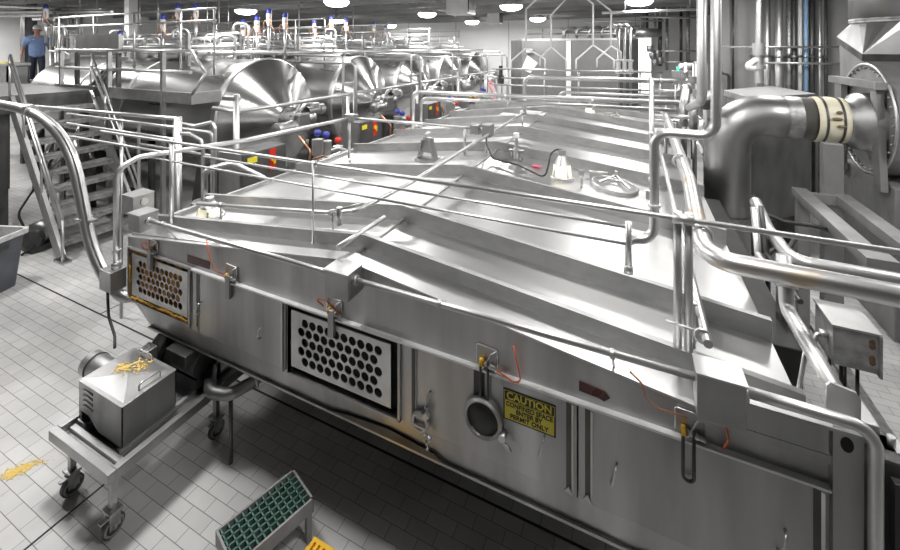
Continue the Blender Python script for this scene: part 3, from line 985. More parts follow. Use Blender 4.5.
t = thing('drop_pipe', 'tall ceiling pipe that elbows across and drops to the spray rails', 'pipe', (.2, 2.3, 2.0))
obj('pipe_run', MB().tube([(.352, 2.3, CEIL), (.352, 2.3, 2.575), (.088, 2.3, 2.575), (.088, 2.3, 2.04), (-.035, 2.24, 2.03)], .0225, .07, 16), 'pipe', t)
obj('clamp', MB().cyl((.088, 2.3, 2.2), (.088, 2.3, 2.215), .029, 16).cyl((.352, 2.3, 3.4), (.352, 2.3, 3.43), .03, 16), 'pipe', t)
tag(obj('riser_pipe', MB().tube([(.575, 4.5, CEIL), (.575, 4.5, 2.5), (.575, 5.5, 2.3)], .042, .12, 14), 'pipe'), 'tall ceiling pipe just behind the elbowed drop pipe', 'pipe')
t = thing('vent_riser', 'thin upright pipe with clips standing on the roof before the drop pipe', 'pipe', (.12, 4.1, 1.5))
obj('pipe_run', MB().cyl((.14, 4.12, roof_z(.14)), (.14, 4.3, 2.72), .022, 12), 'pipe', t)
obj('clamp', MB().cyl((.14, 4.14, 1.78), (.14, 4.15, 1.82), .032, 12).cyl((.14, 4.18, 2.2), (.14, 4.185, 2.23), .03, 12).box((.09, 4.12, 1.62), (.12, 4.16, 1.7)), 'pipe', t)

# pipes crossing the roof further back
CR = [([(413, 132), (417, 92), (690, 100)], 6.5, .038, 'upper of two pipes rising at the left eave and crossing the roof'),
      ([(421, 130), (425, 98), (690, 106)], 6.62, .028, 'lower of two pipes rising at the left eave and crossing the roof')]
for pts, y, r, lab in CR:
    q = [P(a, b, Y=y) for a, b in pts]
    zz = q[1].z
    m = MB().tube([(q[0].x, y, roof_z(max(q[0].x, XL)) - .02), (q[0].x, y, zz), (.55, y, zz + .03)], r, .14, 14)
    t = thing('crossover_pipe', lab, 'pipe', (q[0].x, y, 1.4), 'crossover pipes over the vat roof')
    obj('pipe_run', m, 'pipe', t)
    m = MB()
    for x in (-1.95, -.6):
        m.cyl((x, y, zz), (x + .05, y, zz), r + .012, 14)
    obj('clamp', m, 'pipe', t)
for y, z, x0, x1, r, lab in ((8.2, 2.42, -2.05, .9, .04, 'arched pipe crossing the roof before the back vessel railing'), (9.0, 2.05, -1.5, .8, .03, 'low pipe crossing the far roof behind the arched pipe')):
    t = thing('crossover_pipe', lab, 'pipe', (x0, y, 1.5), 'crossover pipes over the vat roof')
    obj('pipe_run', MB().tube([(x0, y, roof_z(x0) - .01), (x0, y, z), (x1, y, z)], r, .14, 12), 'pipe', t)
    obj('clamp', MB().cyl((x1 - .5, y, z), (x1 - .46, y, z), r + .012, 12).cyl((x1 - .25, y, ZE), (x1 - .25, y, z), .014, 8), 'pipe', t)

# pipe rack beyond the right eave
t = thing('pipe_rack', 'rack of short process pipes, elbows and valves beyond the right roof edge', 'pipes', (.95, 6.8, 0))
m = MB()
for y in (7.0, 8.2):
    m.cyl((.80, y, 0), (.80, y, 2.75), .028, 10).cyl((1.02, y + .6, 0), (1.02, y + .6, 2.75), .028, 10)
obj('rack_post', m, 'pipe', t)
for k, (z, x, y0, y1) in enumerate(((1.55, .86, 6.5, 9.2), (1.75, .93, 6.5, 8.8), (1.95, .86, 6.6, 9.4), (2.15, .93, 6.6, 9.0), (2.35, .86, 6.7, 9.4))):
    obj('header_pipe', MB().cyl((x, y0, z), (x, y1, z), .03, 12), 'pipe', t)
for k, (y, z) in enumerate(((5.9, 1.95), (6.45, 2.05), (7.0, 1.9), (7.7, 2.1), (8.6, 2.2))):
    obj('branch_pipe', MB().tube([(.25, y, z), (.74, y, z), (.76, y + .1, z + .12)], .028, .05, 10), 'pipe', t)
for k, (y, z) in enumerate(((6.5, 2.25), (7.0, 2.4), (7.5, 2.3), (8.2, 2.4))):
    v = obj('valve_body', MB().lathe((.78, y, z - .12), (0, 0, 1), [(0, .05), (.06, .05), (.08, .035), (.2, .035), (.2, .055), (.3, .055), (.3, 0)], 12), 'box', t)
obj('elbow', MB().tube([(.62, 6.6, 1.9), (.62, 6.6, 2.2), (.7, 7.0, 2.4), (.9, 7.5, 2.45)], .055, .2, 12), 'pipe', t)
obj('elbow', MB().tube([(.72, 6.4, 1.9), (.72, 6.4, 2.2), (.78, 6.9, 2.3)], .05, .15, 12), 'duct', t)
t = thing('operator_station', 'small grey control station with a green light among the back pipes', 'panel', (.62, 7.6, 0))
a = P(683, 84, d=8.4)
obj('case', MB().box((a.x - .2, a.y - .1, a.z - .22), (a.x + .2, a.y + .1, a.z + .28), .01), 'box', t)
obj('indicator', MB().ball((a.x - .1, a.y - .1, a.z + .33), .03).cyl((a.x - .1, a.y - .1, a.z + .27), (a.x - .1, a.y - .1, a.z + .31), .02, 8), 'led', t, 'green indicator light')
obj('stand', MB().cyl((a.x, a.y, 0), (a.x, a.y, a.z - .22), .03, 10), 'pipe', t)

# ================================================================== DUCT, FAN, CABINET ON THE RIGHT
DX, DY, DZ = 1.05, 6.1, 2.19
t = thing('exhaust_duct', 'large grey steel elbow duct rising beside the vat and turning to the fan', 'duct', (DX, DY, 0))
obj('duct_run', MB().tube([(DX, DY, .02), (DX, DY, DZ), (1.88, DY, DZ - .02)], .245, .42, 32, n=12), 'duct', t)
obj('joint_band', MB().lathe((DX, DY, .9), (0, 0, 1), [(0, .25), (.05, .25)], 32).lathe((1.62, DY, DZ - .015), (1, 0, 0), [(0, .2475), (.14, .2475)], 32), 'galv', t)
hn = V((-.45, -.35, .8)).normalized()
obj('clean_out_lid', MB().lathe((.86, 6.0, 2.30), hn, [(0, .12), (.09, .12), (.10, .13), (.13, .12), (.13, 0)], 24), 'dark', t)
t = thing('duct_boot', 'cream rubber boot with two dark clamps joining elbow duct to fan', 'boot', (2.03, DY, 1.95))
obj('sleeve', MB().lathes((1.88, DY, DZ - .02), (1, 0, 0), [(0, .25), (.0, .258), (.04, .263), (.075, .255), (.14, .268), (.2, .257), (.24, .264), (.275, .258), (.275, .25)], 32), 'boot', t)
for dx in (.06, .205):
    obj('clamp_band', MB().lathe((1.88 + dx, DY, DZ - .02), (1, 0, 0), [(0, .25), (0, .268), (.02, .268), (.02, .25)], 32), 'dark', t)
m = MB()
for k, (yy, zz, sx, sz) in enumerate(((-.26, .03, .05, .02), (-.255, .10, .03, .02), (-.262, -.05, .045, .016))):
    m.ball((2.02 + k * .02, DY + yy - .012, DZ + zz), 1, sx, .012, sz, 8)
obj('stain', m, 'bootdark', t)

FX, FY, FZ = 2.42, 6.22, 2.2
t = thing('exhaust_fan', 'big grey centrifugal fan housing with bolted rim and round duct on top', 'fan', (2.75, FY, 1.5))
obj('inlet_cone', MB().lathes((2.15, DY, DZ - .02), (1, 0, 0), [(0, .245), (.06, .25), (.1, .31), (.27, .33)], 32), 'duct', t)
side = [(FX, FY + R_ * math.cos(a) * .62, FZ + R_ * math.sin(a) * .62) for R_, a in [(1, math.radians(k)) for k in range(180, 366, 12)]]
side += [(FX, 6.9, 2.5), (FX, 6.92, 3.06), (FX, 6.36, 2.87), (FX, FY - .62, 2.55)]
obj('housing', MB().prism(side, (.75, 0, 0)), 'fan', t)
obj('rim_flange', MB().ring((FX - .012, FY, FZ), (1, 0, 0), .615, .016, 48, 6), 'plate', t)
m = MB()
for k in range(36):
    a = 2 * PI * k / 36
    m.cyl((FX - .035, FY + .57 * math.cos(a), FZ + .57 * math.sin(a)), (FX, FY + .57 * math.cos(a), FZ + .57 * math.sin(a)), .012, 6)
obj('rim_bolts', m, 'galv', t)
m = MB().prism([(2.33, 5.72, 1.5), (2.33, 5.86, 1.5), (2.33, 5.94, 2.62), (2.33, 5.82, 2.62)], (.06, 0, 0))
m.box((2.30, 5.75, 2.56), (2.4, 6.9, 2.64)).prism([(2.33, 6.62, 1.5), (2.33, 6.8, 1.5), (2.33, 6.8, 2.6), (2.33, 6.62, 2.6)], (.06, 0, 0))
obj('support_frame', m, 'fan', t)
obj('outlet_flange', MB().hull8([V(q) for q in ((2.40, 6.30, 2.85), (3.2, 6.30, 2.85), (3.2, 6.98, 3.08), (2.40, 6.98, 3.08), (2.40, 6.28, 2.93), (3.2, 6.28, 2.93), (3.2, 6.95, 3.15), (2.40, 6.95, 3.15))]), 'dark', t)
# square-to-round transition
rc, rr = V((2.84, 6.68, 3.31)), .37
sq = [V((2.40, 6.28, 2.93)), V((3.2, 6.28, 2.93)), V((3.2, 6.95, 3.15)), V((2.40, 6.95, 3.15))]
m = MB()
vs = list(sq)
for k in range(24):
    a = -3 * PI / 4 + 2 * PI * k / 24
    vs.append(rc + V((rr * math.cos(a), rr * math.sin(a), 0)))
fs = []
for c in range(4):
    for k in range(6):
        i = (c * 6 + k - 3) % 24
        fs.append((c, 4 + i, 4 + (i + 1) % 24))
    e = (c * 6 + 3) % 24
    fs.append((c, 4 + e, (c + 1) % 4))
m.faces(vs, fs)
obj('transition', m, 'duct', t)
obj('ring_joint', MB().lathe(rc, (0, 0, 1), [(-.01, rr + .01), (0, rr + .025), (.06, rr + .025), (.07, rr + .005)], 32).ring(rc + V((0, 0, .03)), (0, 0, 1), rr + .02, .012, 32, 6), 'galv', t)
obj('round_duct', MB().tube([rc + V((0, 0, .05)), rc + V((0, 0, .55)), rc + V((.5, 0, 1.1))], rr + .03, .3, 32), 'duct', t)
t = thing('fan_skid', 'raised steel skid of two parallel beams carrying the fan', 'stand', (1.75, 5.2, 0))
for x in (1.60, 1.93):
    obj('beam', MB().beam((x, 4.02, 1.44), (x + .02, 5.6, 1.44), .13, .09, bev=.004), 'fan', t)
obj('beam', MB().box((1.52, 3.92, 1.32), (1.70, 4.06, 1.49), .004).box((1.6, 5.44, 1.385), (2.0, 5.495, 1.48)), 'fan', t)
obj('column', MB().box((1.80, 5.5, 0), (1.96, 5.62, 2.0), .004), 'fan', t)
obj('pedestal', MB().box((2.41, 5.66, 0), (3.1, 6.9, 1.572), .01), 'fan', t)
for x, y in ((2.55, 5.5), (1.62, 5.5)):
    obj('leg', MB().box((x - .05, y - .05, 0), (x + .05, y + .05, 1.4)), 'fan', t)

c4 = [V((1.50, 7.05, 0)), V((2.50, 8.05, 0)), V((2.28, 9.3, 0)), V((1.38, 8.1, 0))]
t = thing('air_handler', 'grey cabinet with pale top standing behind the elbow duct', 'cabinet', (1.9, 8.1, 0))
obj('cabinet_body', MB().hull8([q + V((0, 0, .45)) for q in c4] + [q + V((0, 0, 2.2)) for q in c4], .06), 'fan', t)
cen = sum(c4, V()) / 4
obj('cabinet_top', MB().hull8([cen + (q - cen) * 1.06 + V((0, 0, 2.2)) for q in c4] + [cen + (q - cen) * 1.06 + V((0, 0, 2.3)) for q in c4], .01), 'fibre', t)
obj('cabinet_base', MB().hull8([cen + (q - cen) * .9 + V((0, 0, 0)) for q in c4] + [cen + (q - cen) * .9 + V((0, 0, .45)) for q in c4]), 'dark', t)

# vertical pipes by the partition
VP = [(757, 3, 'pipe', 'thin bright'), (767, 7, 'pipe', 'bright steel'), (779, 8, 'pipe', 'broad steel'), (789, 6, 'galv', 'dull grey'), (794, 5, 'dark', 'dark'), (800, 4, 'white', 'white'),
      (806, 4, 'bluepipe', 'pale blue'), (812, 6, 'dark', 'broad dark'), (820, 3, 'pipe', 'slim'), (826, 3, 'dark', 'slim dark')]
for k, (px_, w_, mt, ad) in enumerate(VP):
    p = P(px_, 0, Y=9.75 if k % 2 else 9.6)
    dd = (p.x * -SY + p.y * CY)
    r = w_ / 2 / FOC * dd / 1.2
    t = thing('wall_pipe', ad + ' upright pipe on the grey wall, %s of the row' % ['first', 'second', 'third', 'fourth', 'fifth', 'sixth', 'seventh', 'eighth', 'ninth', 'last'][k], 'pipe', (p.x, p.y, 0), 'upright pipes on the grey wall')
    obj('pipe_run', MB().cyl((p.x, p.y, 0), (p.x, p.y, CEIL), r, 12), mt, t)
    obj('clip', MB().cyl((p.x, p.y, 2.82), (p.x, p.y, 2.86), r + .012, 12).box((p.x - .02, p.y, 2.82), (p.x + .02, 10.05, 2.86)), 'galv', t)
for z, lab in ((3.02, 'upper thin level pipe across the grey wall'), (2.72, 'lower thin level pipe across the grey wall')):
    p0 = P(720 if z > 3 else 764, 50, Y=9.5)
    tag(obj('level_pipe', MB().cyl((p0.x, 9.48, z), (3.4, 9.48, z), .022, 10), 'pipe'), lab, 'pipe')  # a thin level pipe, not a rail
t = thing('wall_valve', 'bent steel valve fitting before the first upright wall pipe', 'valve', (2.05, 9.0, 1.9))
a = P(759, 58, d=7.4)
obj('valve_body', MB().lathe((a.x, a.y, a.z - .45), (0, 0, 1), [(0, .07), (.25, .07), (.25, .1), (.32, .1), (.32, .06), (.5, .06), (.5, .1), (.72, .1), (.72, .05), (1.5, .04)], 14), 'pipe', t)
obj('side_arm', MB().tube([(a.x - .02, a.y, a.z + .0), (a.x - .24, a.y - .1, a.z - .17), (a.x, a.y, a.z - .2)], .05, .04, 10), 'white', t)
t = thing('wall_elbow', 'dark conduit bending down the grey wall', 'pipe', (1.9, 9.9, 2))
a = P(733, 75, Y=9.95)
obj('pipe_run', MB().tube([(a.x, 9.95, CEIL), (a.x, 9.95, 1.6)], .022, 0, 8).tube([(a.x - .35, 9.9, 2.55), (a.x - .08, 9.9, 2.45), (a.x - .08, 9.9, 1.6)], .028, .06, 8), 'dark', t)

# electric box on legs
t = thing('electric_box', 'weathered steel box on thin black legs with rust marks by its edge', 'box', (1.03, 2.86, 0))
obj('case', MB().box((.936, 2.75, 1.36), (1.115, 2.985, 1.557), .004), 'galv', t)
obj('lid', MB().box((.93, 2.745, 1.555), (1.125, 2.99, 1.566)), 'plate', t, 'bright lid')
obj('edge_flange', MB().box((1.112, 2.735, 1.35), (1.122, 2.99, 1.562)), 'galv', t)
m = MB()
for zz in (1.505, 1.425):
    m.prism([(1.088 + .014 * math.cos(k * PI / 6) * (1 + .2 * ((k * 7) % 3 - 1)), 2.7485, zz + .026 * math.sin(k * PI / 6)) for k in range(12)], (0, .001, 0))
obj('rust_mark', m, mk('rust_brown', (.08, .05, .03), (.14, .08, .04), .1, .7, None, (60, 60, 60)), t, 'dark brown rust marks')
for x, y in ((.985, 2.8), (1.05, 2.8), (.985, 2.94), (1.05, 2.94)):
    obj('leg', MB().cyl((x, y, 0), (x, y, 1.36), .0085, 8), 'black', t)
obj('gland', MB().cyl((.90, 2.82, 1.47), (.936, 2.82, 1.47), .02, 10).tube([(.86, 2.78, 1.40), (.885, 2.8, 1.47), (.92, 2.82, 1.47)], .01, .02, 8), 'pipe', t)

# pipes at the right edge of the vat
t = thing('edge_pipe', 'stout pipe along the right edge of the vat with an upright elbow', 'pipe', (.71, 2.3, 1.6))
obj('pipe_run', MB().tube([(.706, 2.05, 1.675), (.706, 2.6, 1.67), (.706, 2.66, 1.92)], .033, .05, 14), 'pipe', t)
obj('clamp', MB().cyl((.706, 2.60, 1.78), (.706, 2.61, 1.80), .045, 14).cyl((.655, 2.3, 1.40), (.69, 2.3, 1.66), .01, 8), 'pipe', t)
t = thing('fan_side_pipe', 'pipe turning from the vat edge and running level behind the stained pipe', 'pipe', (1, 3.3, 1.6))
obj('pipe_run', MB().tube([(.87, 3.95, 1.78), (.87, 3.62, 1.70), (.9, 3.22, 1.665), (3.6, 3.22, 1.63)], .04, .1, 14), 'pipe', t)
obj('support', MB().cyl((1.5, 3.22, 0), (1.5, 3.22, 1.65), .02, 8), 'dark', t)
t = thing('bracket_frame', 'thin steel frame of two bars between the duct and the stained pipe', 'frame', (.8, 3.6, 0))
a, b = P(754, 210, Y=3.5), P(758, 255, Y=3.4)
obj('bar', MB().tube([a + V((0, 0, .02)), b, (.80, 2.9, 1.6)], .022, .03, 10), 'pipe', t)
obj('bar', MB().tube([a + V((.05, .05, .02)), b + V((.06, .05, 0)), (.86, 2.95, 1.55)], .016, .03, 10), 'dark', t)
obj('post', MB().cyl((.84, 3.2, 0), (.84, 3.2, 1.6), .03, 8), 'dark', t)
m = MB().tube([P(752, 195, d=3.9), P(763, 213, d=3.8), P(785, 222, d=3.7), P(815, 226, d=3.6), P(835, 232, d=3.6)], .018, .12, 8)
tag(obj('black_hose', m, 'black'), 'black hose sagging below the elbow duct', 'hose')
m = MB().tube([P(800, 232, d=3.5), P(801, 262, d=3.4)], .022, 0, 8)
q = P(768, 250, d=3.3)
m2 = MB().tube([(q.x, q.y, 0), q, P(790, 247, d=3.3), P(797, 235, d=3.4)], .018, .08, 8)
tag(obj('black_hose', m2, 'black'), 'short black hose curling under the skid beam', 'hose')

# side trough: lower machinery right of the vat edge
t = thing('side_trough', 'dark steel trough on legs running along the vat right flank', 'trough', (.95, 3.4, 0))
obj('trough_body', MB().box((.69, 2.9, .7), (.86, 5.4, 1.30), .006), mk('gap_dark_steel', .035, .02, .2, .6, None, (5, 5, 5)), t)  # near-black colour paints in the shade of the gap beside the vat
for y in (2.85, 5.3):
    obj('leg', MB().box((.73, y - .03, 0), (.79, y + .03, .8)), 'dark', t)
m = MB().box((1.3, 3.0, .0), (1.42, 6.5, .06))
tag(obj('floor_channel', MB().box((1.62, 2.2, 0), (1.80, 6.5, .05)).box((1.68, 2.2, .05), (1.74, 6.5, .09)), 'galv'), 'long flat steel channel lying on the tiles beyond the electric box', 'channel')

# ================================================================== PUMP CART IN FRONT
CX0, CX1, CYa, CYb = -3.56, -2.86, 1.37, 2.62
t = thing('pump_cart', 'low steel wheeled cart carrying the covered pump half under the vat', 'cart', ((CX0 + CX1) / 2, 2.0, 0))
m = MB()
m.box((CX0, CYa, .385), (CX1, CYa + .045, .45), .003).box((CX0, CYb - .045, .385), (CX1, CYb, .45), .003)
m.box((CX0, CYa + .045, .385), (CX0 + .045, CYb - .045, .45), .003).box((CX1 - .045, CYa + .045, .385), (CX1, CYb - .045, .45), .003)
m.box((CX0 + .045, CYa + .045, .385), (CX1 - .045, CYb - .045, .40))
obj('frame', m, 'box', t)
m = MB().box((CX0 + .06, CYa + .085, .40), (CX1 - .06, CYa + .12, .425), .003).box((CX1 - .17, CYa + .13, .40), (CX1 - .14, CYb - .1, .43), .003).box((CX0 + .06, CYa + .13, .40), (CX0 + .16, CYa + .2, .44))
obj('inner_rail', m, 'plate', t)
for x, y in ((CX0 + .11, CYa + .08), (CX1 - .07, CYa + .06), (CX1 - .08, 2.12), (CX0 + .11, 2.5)):
    l = obj('leg', MB().box((x - .018, y - .018, .17), (x + .018, y + .018, .39), .003), 'box', t)
    m = MB().box((x - .045, y - .035, .155), (x + .045, y + .035, .172)).box((x - .03, y - .03, .06), (x - .022, y + .03, .16)).box((x + .022, y - .03, .06), (x + .03, y + .03, .16)).cyl((x - .035, y, .065), (x + .035, y, .065), .012, 10)
    m.box((x + .0, y - .075, .14), (x + .03, y - .03, .15))
    c = obj('caster_fork', m, 'galv', l)
    m = MB().lathe((x - .018, y, .063), (1, 0, 0), [(0, 0), (0, .045), (0, .055), (.006, .0625), (.03, .0625), (.036, .055), (.036, 0)], 24)
    obj('wheel', m, 'dark', l)
    m = MB().ring((x - .019, y, .063), (1, 0, 0), .048, .006, 24, 6).ring((x + .019, y, .063), (1, 0, 0), .048, .006, 24, 6)
    obj('wheel_rim', m, 'fibre', l)
t = thing('pump_unit', 'grey steel covered pump on the wheeled cart with yellow powder on its lid', 'pump', (-3.25, 1.68, .45))
A0, A1, B0, B1, Z0, Z1 = -3.50, -2.99, 1.51, 1.845, .44, .70
m = MB()
m.prism([(A0, B0, Z0 + .06), (A0 + .03, B0, Z0 + .06), (A0 + .12, B0, Z0 + .06), (A0 + .24, B0, Z0 - .005), (A1, B0, Z0 - .005), (A1, B0, Z1), (A0, B0, Z1)], (0, .006, 0))
m.prism([(A1, B0, Z0 - .005), (A1, B1, Z0 - .005), (A1, B1, Z1), (A1, B0, Z1)], (-.006, 0, 0))
m.prism([(A0, B0, Z0 - .04), (A0, B1, Z0 - .04), (A0, B1, Z1), (A0, B0, Z1)], (.006, 0, 0))
m.prism([(A0, B1, Z0), (A1, B1, Z0), (A1, B1, Z1), (A0, B1, Z1)], (0, -.006, 0))
m.box((A0, B0, Z0 - .04), (A0 + .03, B0 + .006, Z0 + .06))
obj('motor_cover', m, 'front', t)
m = MB().box((A0 - .004, B0 - .004, Z1 - .003), (A1 + .004, B1 + .004, Z1 + .004), .002)
# shallow pyramid pressing of the lid
m.faces([V((A0 + .02, B0 + .02, Z1 + .004)), V((A1 - .02, B0 + .02, Z1 + .004)), V((A1 - .02, B1 - .02, Z1 + .004)), V((A0 + .02, B1 - .02, Z1 + .004)), V(((A0 + A1) / 2, (B0 + B1) / 2, Z1 + .016))], [(0, 1, 4), (1, 2, 4), (2, 3, 4), (3, 0, 4)])
lid = obj('cover_lid', m, 'plate', t)
for x0, y0, x1, y1 in ((A0 + .14, B1 - .03, A0 + .27, B1 - .02), (A1 - .04, B0 + .12, A1 - .035, B0 + .25)):
    obj('handle', MB().tube([(x0, y0, Z1), (x0, y0, Z1 + .045), (x1, y1, Z1 + .045), (x1, y1, Z1)], .0055, .02, 8), 'pipe', t)
m = MB()
for k in range(4):
    z = Z0 + .105 + k * .036
    m.prism([(A0 + .06, B0 - .002, z), (A0 + .17, B0 - .002, z), (A0 + .175, B0 - .008, z + .008), (A0 + .17, B0 - .002, z + .016), (A0 + .06, B0 - .002, z + .016), (A0 + .055, B0 - .008, z + .008)], (0, .002, 0))
obj('louvre', m, 'plate', t)
m = MB()
random.seed(11)
for i in range(150):
    u, v = random.gauss(-3.33, .035) if i < 95 else random.gauss(-3.24, .04), 0
    y = random.gauss(1.70, .028) + (0 if i < 95 else .06)
    y = min(y, B1 - .03)
    h = .006 + .012 * max(0, 1 - max(abs(u - (A0 + A1) / 2) / .25, abs(y - (B0 + B1) / 2) / .16))
    m.ball((u, y, Z1 + h), random.uniform(.003, .011), 1, 1, .3, 5)
o = obj('cheese_crumbs', m, 'crumb', lid, 'yellow powder patch')
o['kind'] = 'stuff'
m = MB().lathes((-3.80, 1.71, .59), (1, 0, 0), [(0, 0), (.0, .07), (.01, .085), (.30, .085)], 24)
mo = obj('motor', m, 'pipe', t)
obj('motor_band', MB().lathe((-3.72, 1.71, .59), (1, 0, 0), [(0, .085), (0, .0885), (.012, .0885), (.012, .085)], 24), 'black', mo)
obj('motor_box', MB().box((-3.46, 1.86, .60), (-3.36, 1.94, .70), .006).cyl((-3.41, 1.9, .7), (-3.41, 1.9, .73), .014, 8), 'pipe', mo)
obj('pump_head', MB().lathe((-3.48, 2.08, .58), (1, 0, 0), [(0, 0), (0, .15), (.03, .17), (.09, .17), (.12, .15), (.12, 0)], 28).cyl((-3.36, 2.08, .58), (-3.0, 2.08, .58), .10, 20).box((-3.42, 2.0, .40), (-3.0, 2.2, .5)), 'dark', t)
obj('coupling_box', MB().box((-3.25, 1.93, .62), (-3.02, 2.12, .72), .008), 'dark', t)
hp = thing('outlet_pipe', 'short bent outlet pipe with clamp curling beside the cart', 'pipe', (-2.7, 2.15, .45))
obj('pipe_run', MB().tube([(-3.0, 2.12, .50), (-2.82, 1.98, .50), (-2.66, 2.02, .50), (-2.56, 2.2, .53), (-2.64, 2.32, .55), (-2.8, 2.34, .55)], .042, .12, 14), 'duct', hp)
obj('clamp', MB().ring((-2.575, 2.17, .525), (.3, .6, .1), .045, .009, 20).cyl((-2.575, 2.17, .56), (-2.565, 2.17, .61), .008, 8).box((-2.60, 2.15, .60), (-2.54, 2.19, .615)), 'pipe', hp)
obj('foot', MB().cyl((-2.66, 2.03, 0), (-2.66, 2.03, .47), .014, 8), 'dark', hp)

# yellow powder on the tiles
m = MB()
random.seed(5)
c = P(17, 471, Z=0)
for i in range(260):
    g = random.gauss(0, .05)
    h = random.gauss(0, .022)
    m.ball((c.x + g * .6 + h * .8, c.y + g * .8 - h * .5, .002), random.uniform(.003, .012), 1, 1, .22, 5)
for i in range(90):
    g = random.gauss(.08, .12)
    h = random.gauss(0, .035)
    m.ball((c.x + g * .6 + h * .8, c.y + g * .8 - h * .5, .002), random.uniform(.002, .005), 1, 1, .22, 5)
o = tag(obj('cheese_powder', m, 'crumb'), 'yellow powder spilled on the grey floor tiles', 'powder')
o['kind'] = 'stuff'

# ------------------------------------------------------------------ steps at the bottom edge
ux = V((.215, -.07, 0)).normalized()
uy = V((.07, .215, 0)).normalized()
c0 = V((-2.025, 1.99, 0))
t = thing('step_platform', 'low step with green plastic grating on a grey frame, partly in shadow', 'step', c0 - uy * .35 + ux * .12)


def sb(m, a0, a1, b0, b1, z0, z1, bev=0):
    q = []
    for z in (z0, z1):
        for a, b in ((a0, b0), (a1, b0), (a1, b1), (a0, b1)):
            q.append(c0 + ux * a + uy * b + V((0, 0, z)))
    m.hull8(q, bev)


W_, L_ = .235, .44
m = MB()
n = 6
for k in range(1, n):
    sb(m, W_ * k / n - .004, W_ * k / n + .004, -L_, 0, .222, .25)
k = 1
while k * .039 < L_:
    sb(m, 0, W_, -k * .039 - .004, -k * .039 + .004, .222, .25)
    k += 1
obj('grating', m, 'green', t)
m = MB()
sb(m, -.012, 0, -L_, .012, .17, .253)
sb(m, W_, W_ + .012, -L_, .012, .17, .253)
sb(m, -.012, W_ + .012, 0, .012, .17, .253)
sb(m, -.012, W_ + .012, -L_ - .012, -L_, .17, .253)
obj('frame', m, 'fibre', t)
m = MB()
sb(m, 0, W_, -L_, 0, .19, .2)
obj('shade_sheet', m, 'hole', t)  # black sheet standing for the shade below the grating
for a, b in ((-.01, -.03), (W_ - .02, -.03), (-.01, -L_), (W_ - .02, -L_)):
    m = MB()
    sb(m, a, a + .03, b, b + .03, 0, .18)
    obj('leg', m, 'fibre', t)
t = thing('step_stool', 'bright yellow slotted plastic step cut by the bottom edge of the photo', 'stool', (-1.4, 1.5, 0))
m = MB()
x0, x1, y0, y1 = -1.615, -1.25, 1.40, 1.745
for k in range(6):
    y = y1 - k * (y1 - y0 - .02) / 5
    m.box((x0, y - .02, .27), (x1, y, .3))
for k in range(12):
    x = x0 + k * (x1 - x0 - .018) / 11
    m.box((x, y0, .27), (x + .018, y1, .299))
obj('top', m, 'yellow', t)
obj('shade_sheet', MB().box((x0 + .01, y0 + .01, .255), (x1 - .01, y1 - .01, .27)), mk('yellow_shade', (.35, .2, .02), (.3, .17, .02), 0, .6, None, (9, 9, 9)), t)  # darker yellow sheet paints the shade below the slots
m = MB().box((x0, y0, .23), (x1, y0 + .015, .27)).box((x0, y1 - .015, .23), (x1, y1, .27)).box((x0, y0, .23), (x0 + .015, y1, .27)).box((x1 - .015, y0, .23), (x1, y1, .27))
m.ball((x0, y1 - .05, .28), .018, 1, 1, .7, 8)
obj('rim', m, 'yellow', t)
for x in (x0 + .03, x1 - .06):
    for y in (y0 + .03, y1 - .06):
        obj('leg', MB().box((x, y, 0), (x + .03, y + .03, .24)), 'yellow', t)

# ------------------------------------------------------------------ grey bin at the left edge
bc = P(-30, 300, Z=0)
bc = V((-7.30, 2.16, 0))
t = thing('waste_bin', 'tapered grey plastic bin with a clear liner at the picture\'s edge', 'bin', bc)


def rr_ring(hw, hd, r, z, k=5):
    out = []
    for cx, cy, a0 in ((hw - r, hd - r, 0), (-hw + r, hd - r, PI / 2), (-hw + r, -hd + r, PI), (hw - r, -hd + r, 3 * PI / 2)):
        for i in range(k + 1):
            a = a0 + PI / 2 * i / k
            out.append(bc + Matrix.Rotation(.35, 3, 'Z') @ V((cx + r * math.cos(a), cy + r * math.sin(a), z)))
    return out


def loft(m, rings, capb=True):
    n = len(rings[0])
    vs = [v for r in rings for v in r]
    fs = [(i * n + j, i * n + (j + 1) % n, (i + 1) * n + (j + 1) % n, (i + 1) * n + j) for i in range(len(rings) - 1) for j in range(n)]
    if capb:
        fs.append(tuple(range(n))[::-1])
    m.faces(vs, fs)
    return m


obj('bin_body', loft(MB(), [rr_ring(.25, .22, .05, 0), rr_ring(.30, .27, .05, .62), rr_ring(.325, .295, .05, .63), rr_ring(.325, .295, .05, .68), rr_ring(.305, .275, .05, .68), rr_ring(.245, .215, .05, .06)]), 'bin', t)
obj('handle_slot', loft(MB(), [rr_ring(.303, .10, .02, .52), rr_ring(.306, .10, .02, .58)]), 'dark', t)
obj('liner', loft(MB(), [rr_ring(.33, .30, .05, .64), rr_ring(.335, .305, .05, .70), rr_ring(.30, .27, .05, .70), rr_ring(.27, .24, .05, .3), rr_ring(.2, .18, .05, .12)], False), 'liner', t, 'clear crumpled liner')

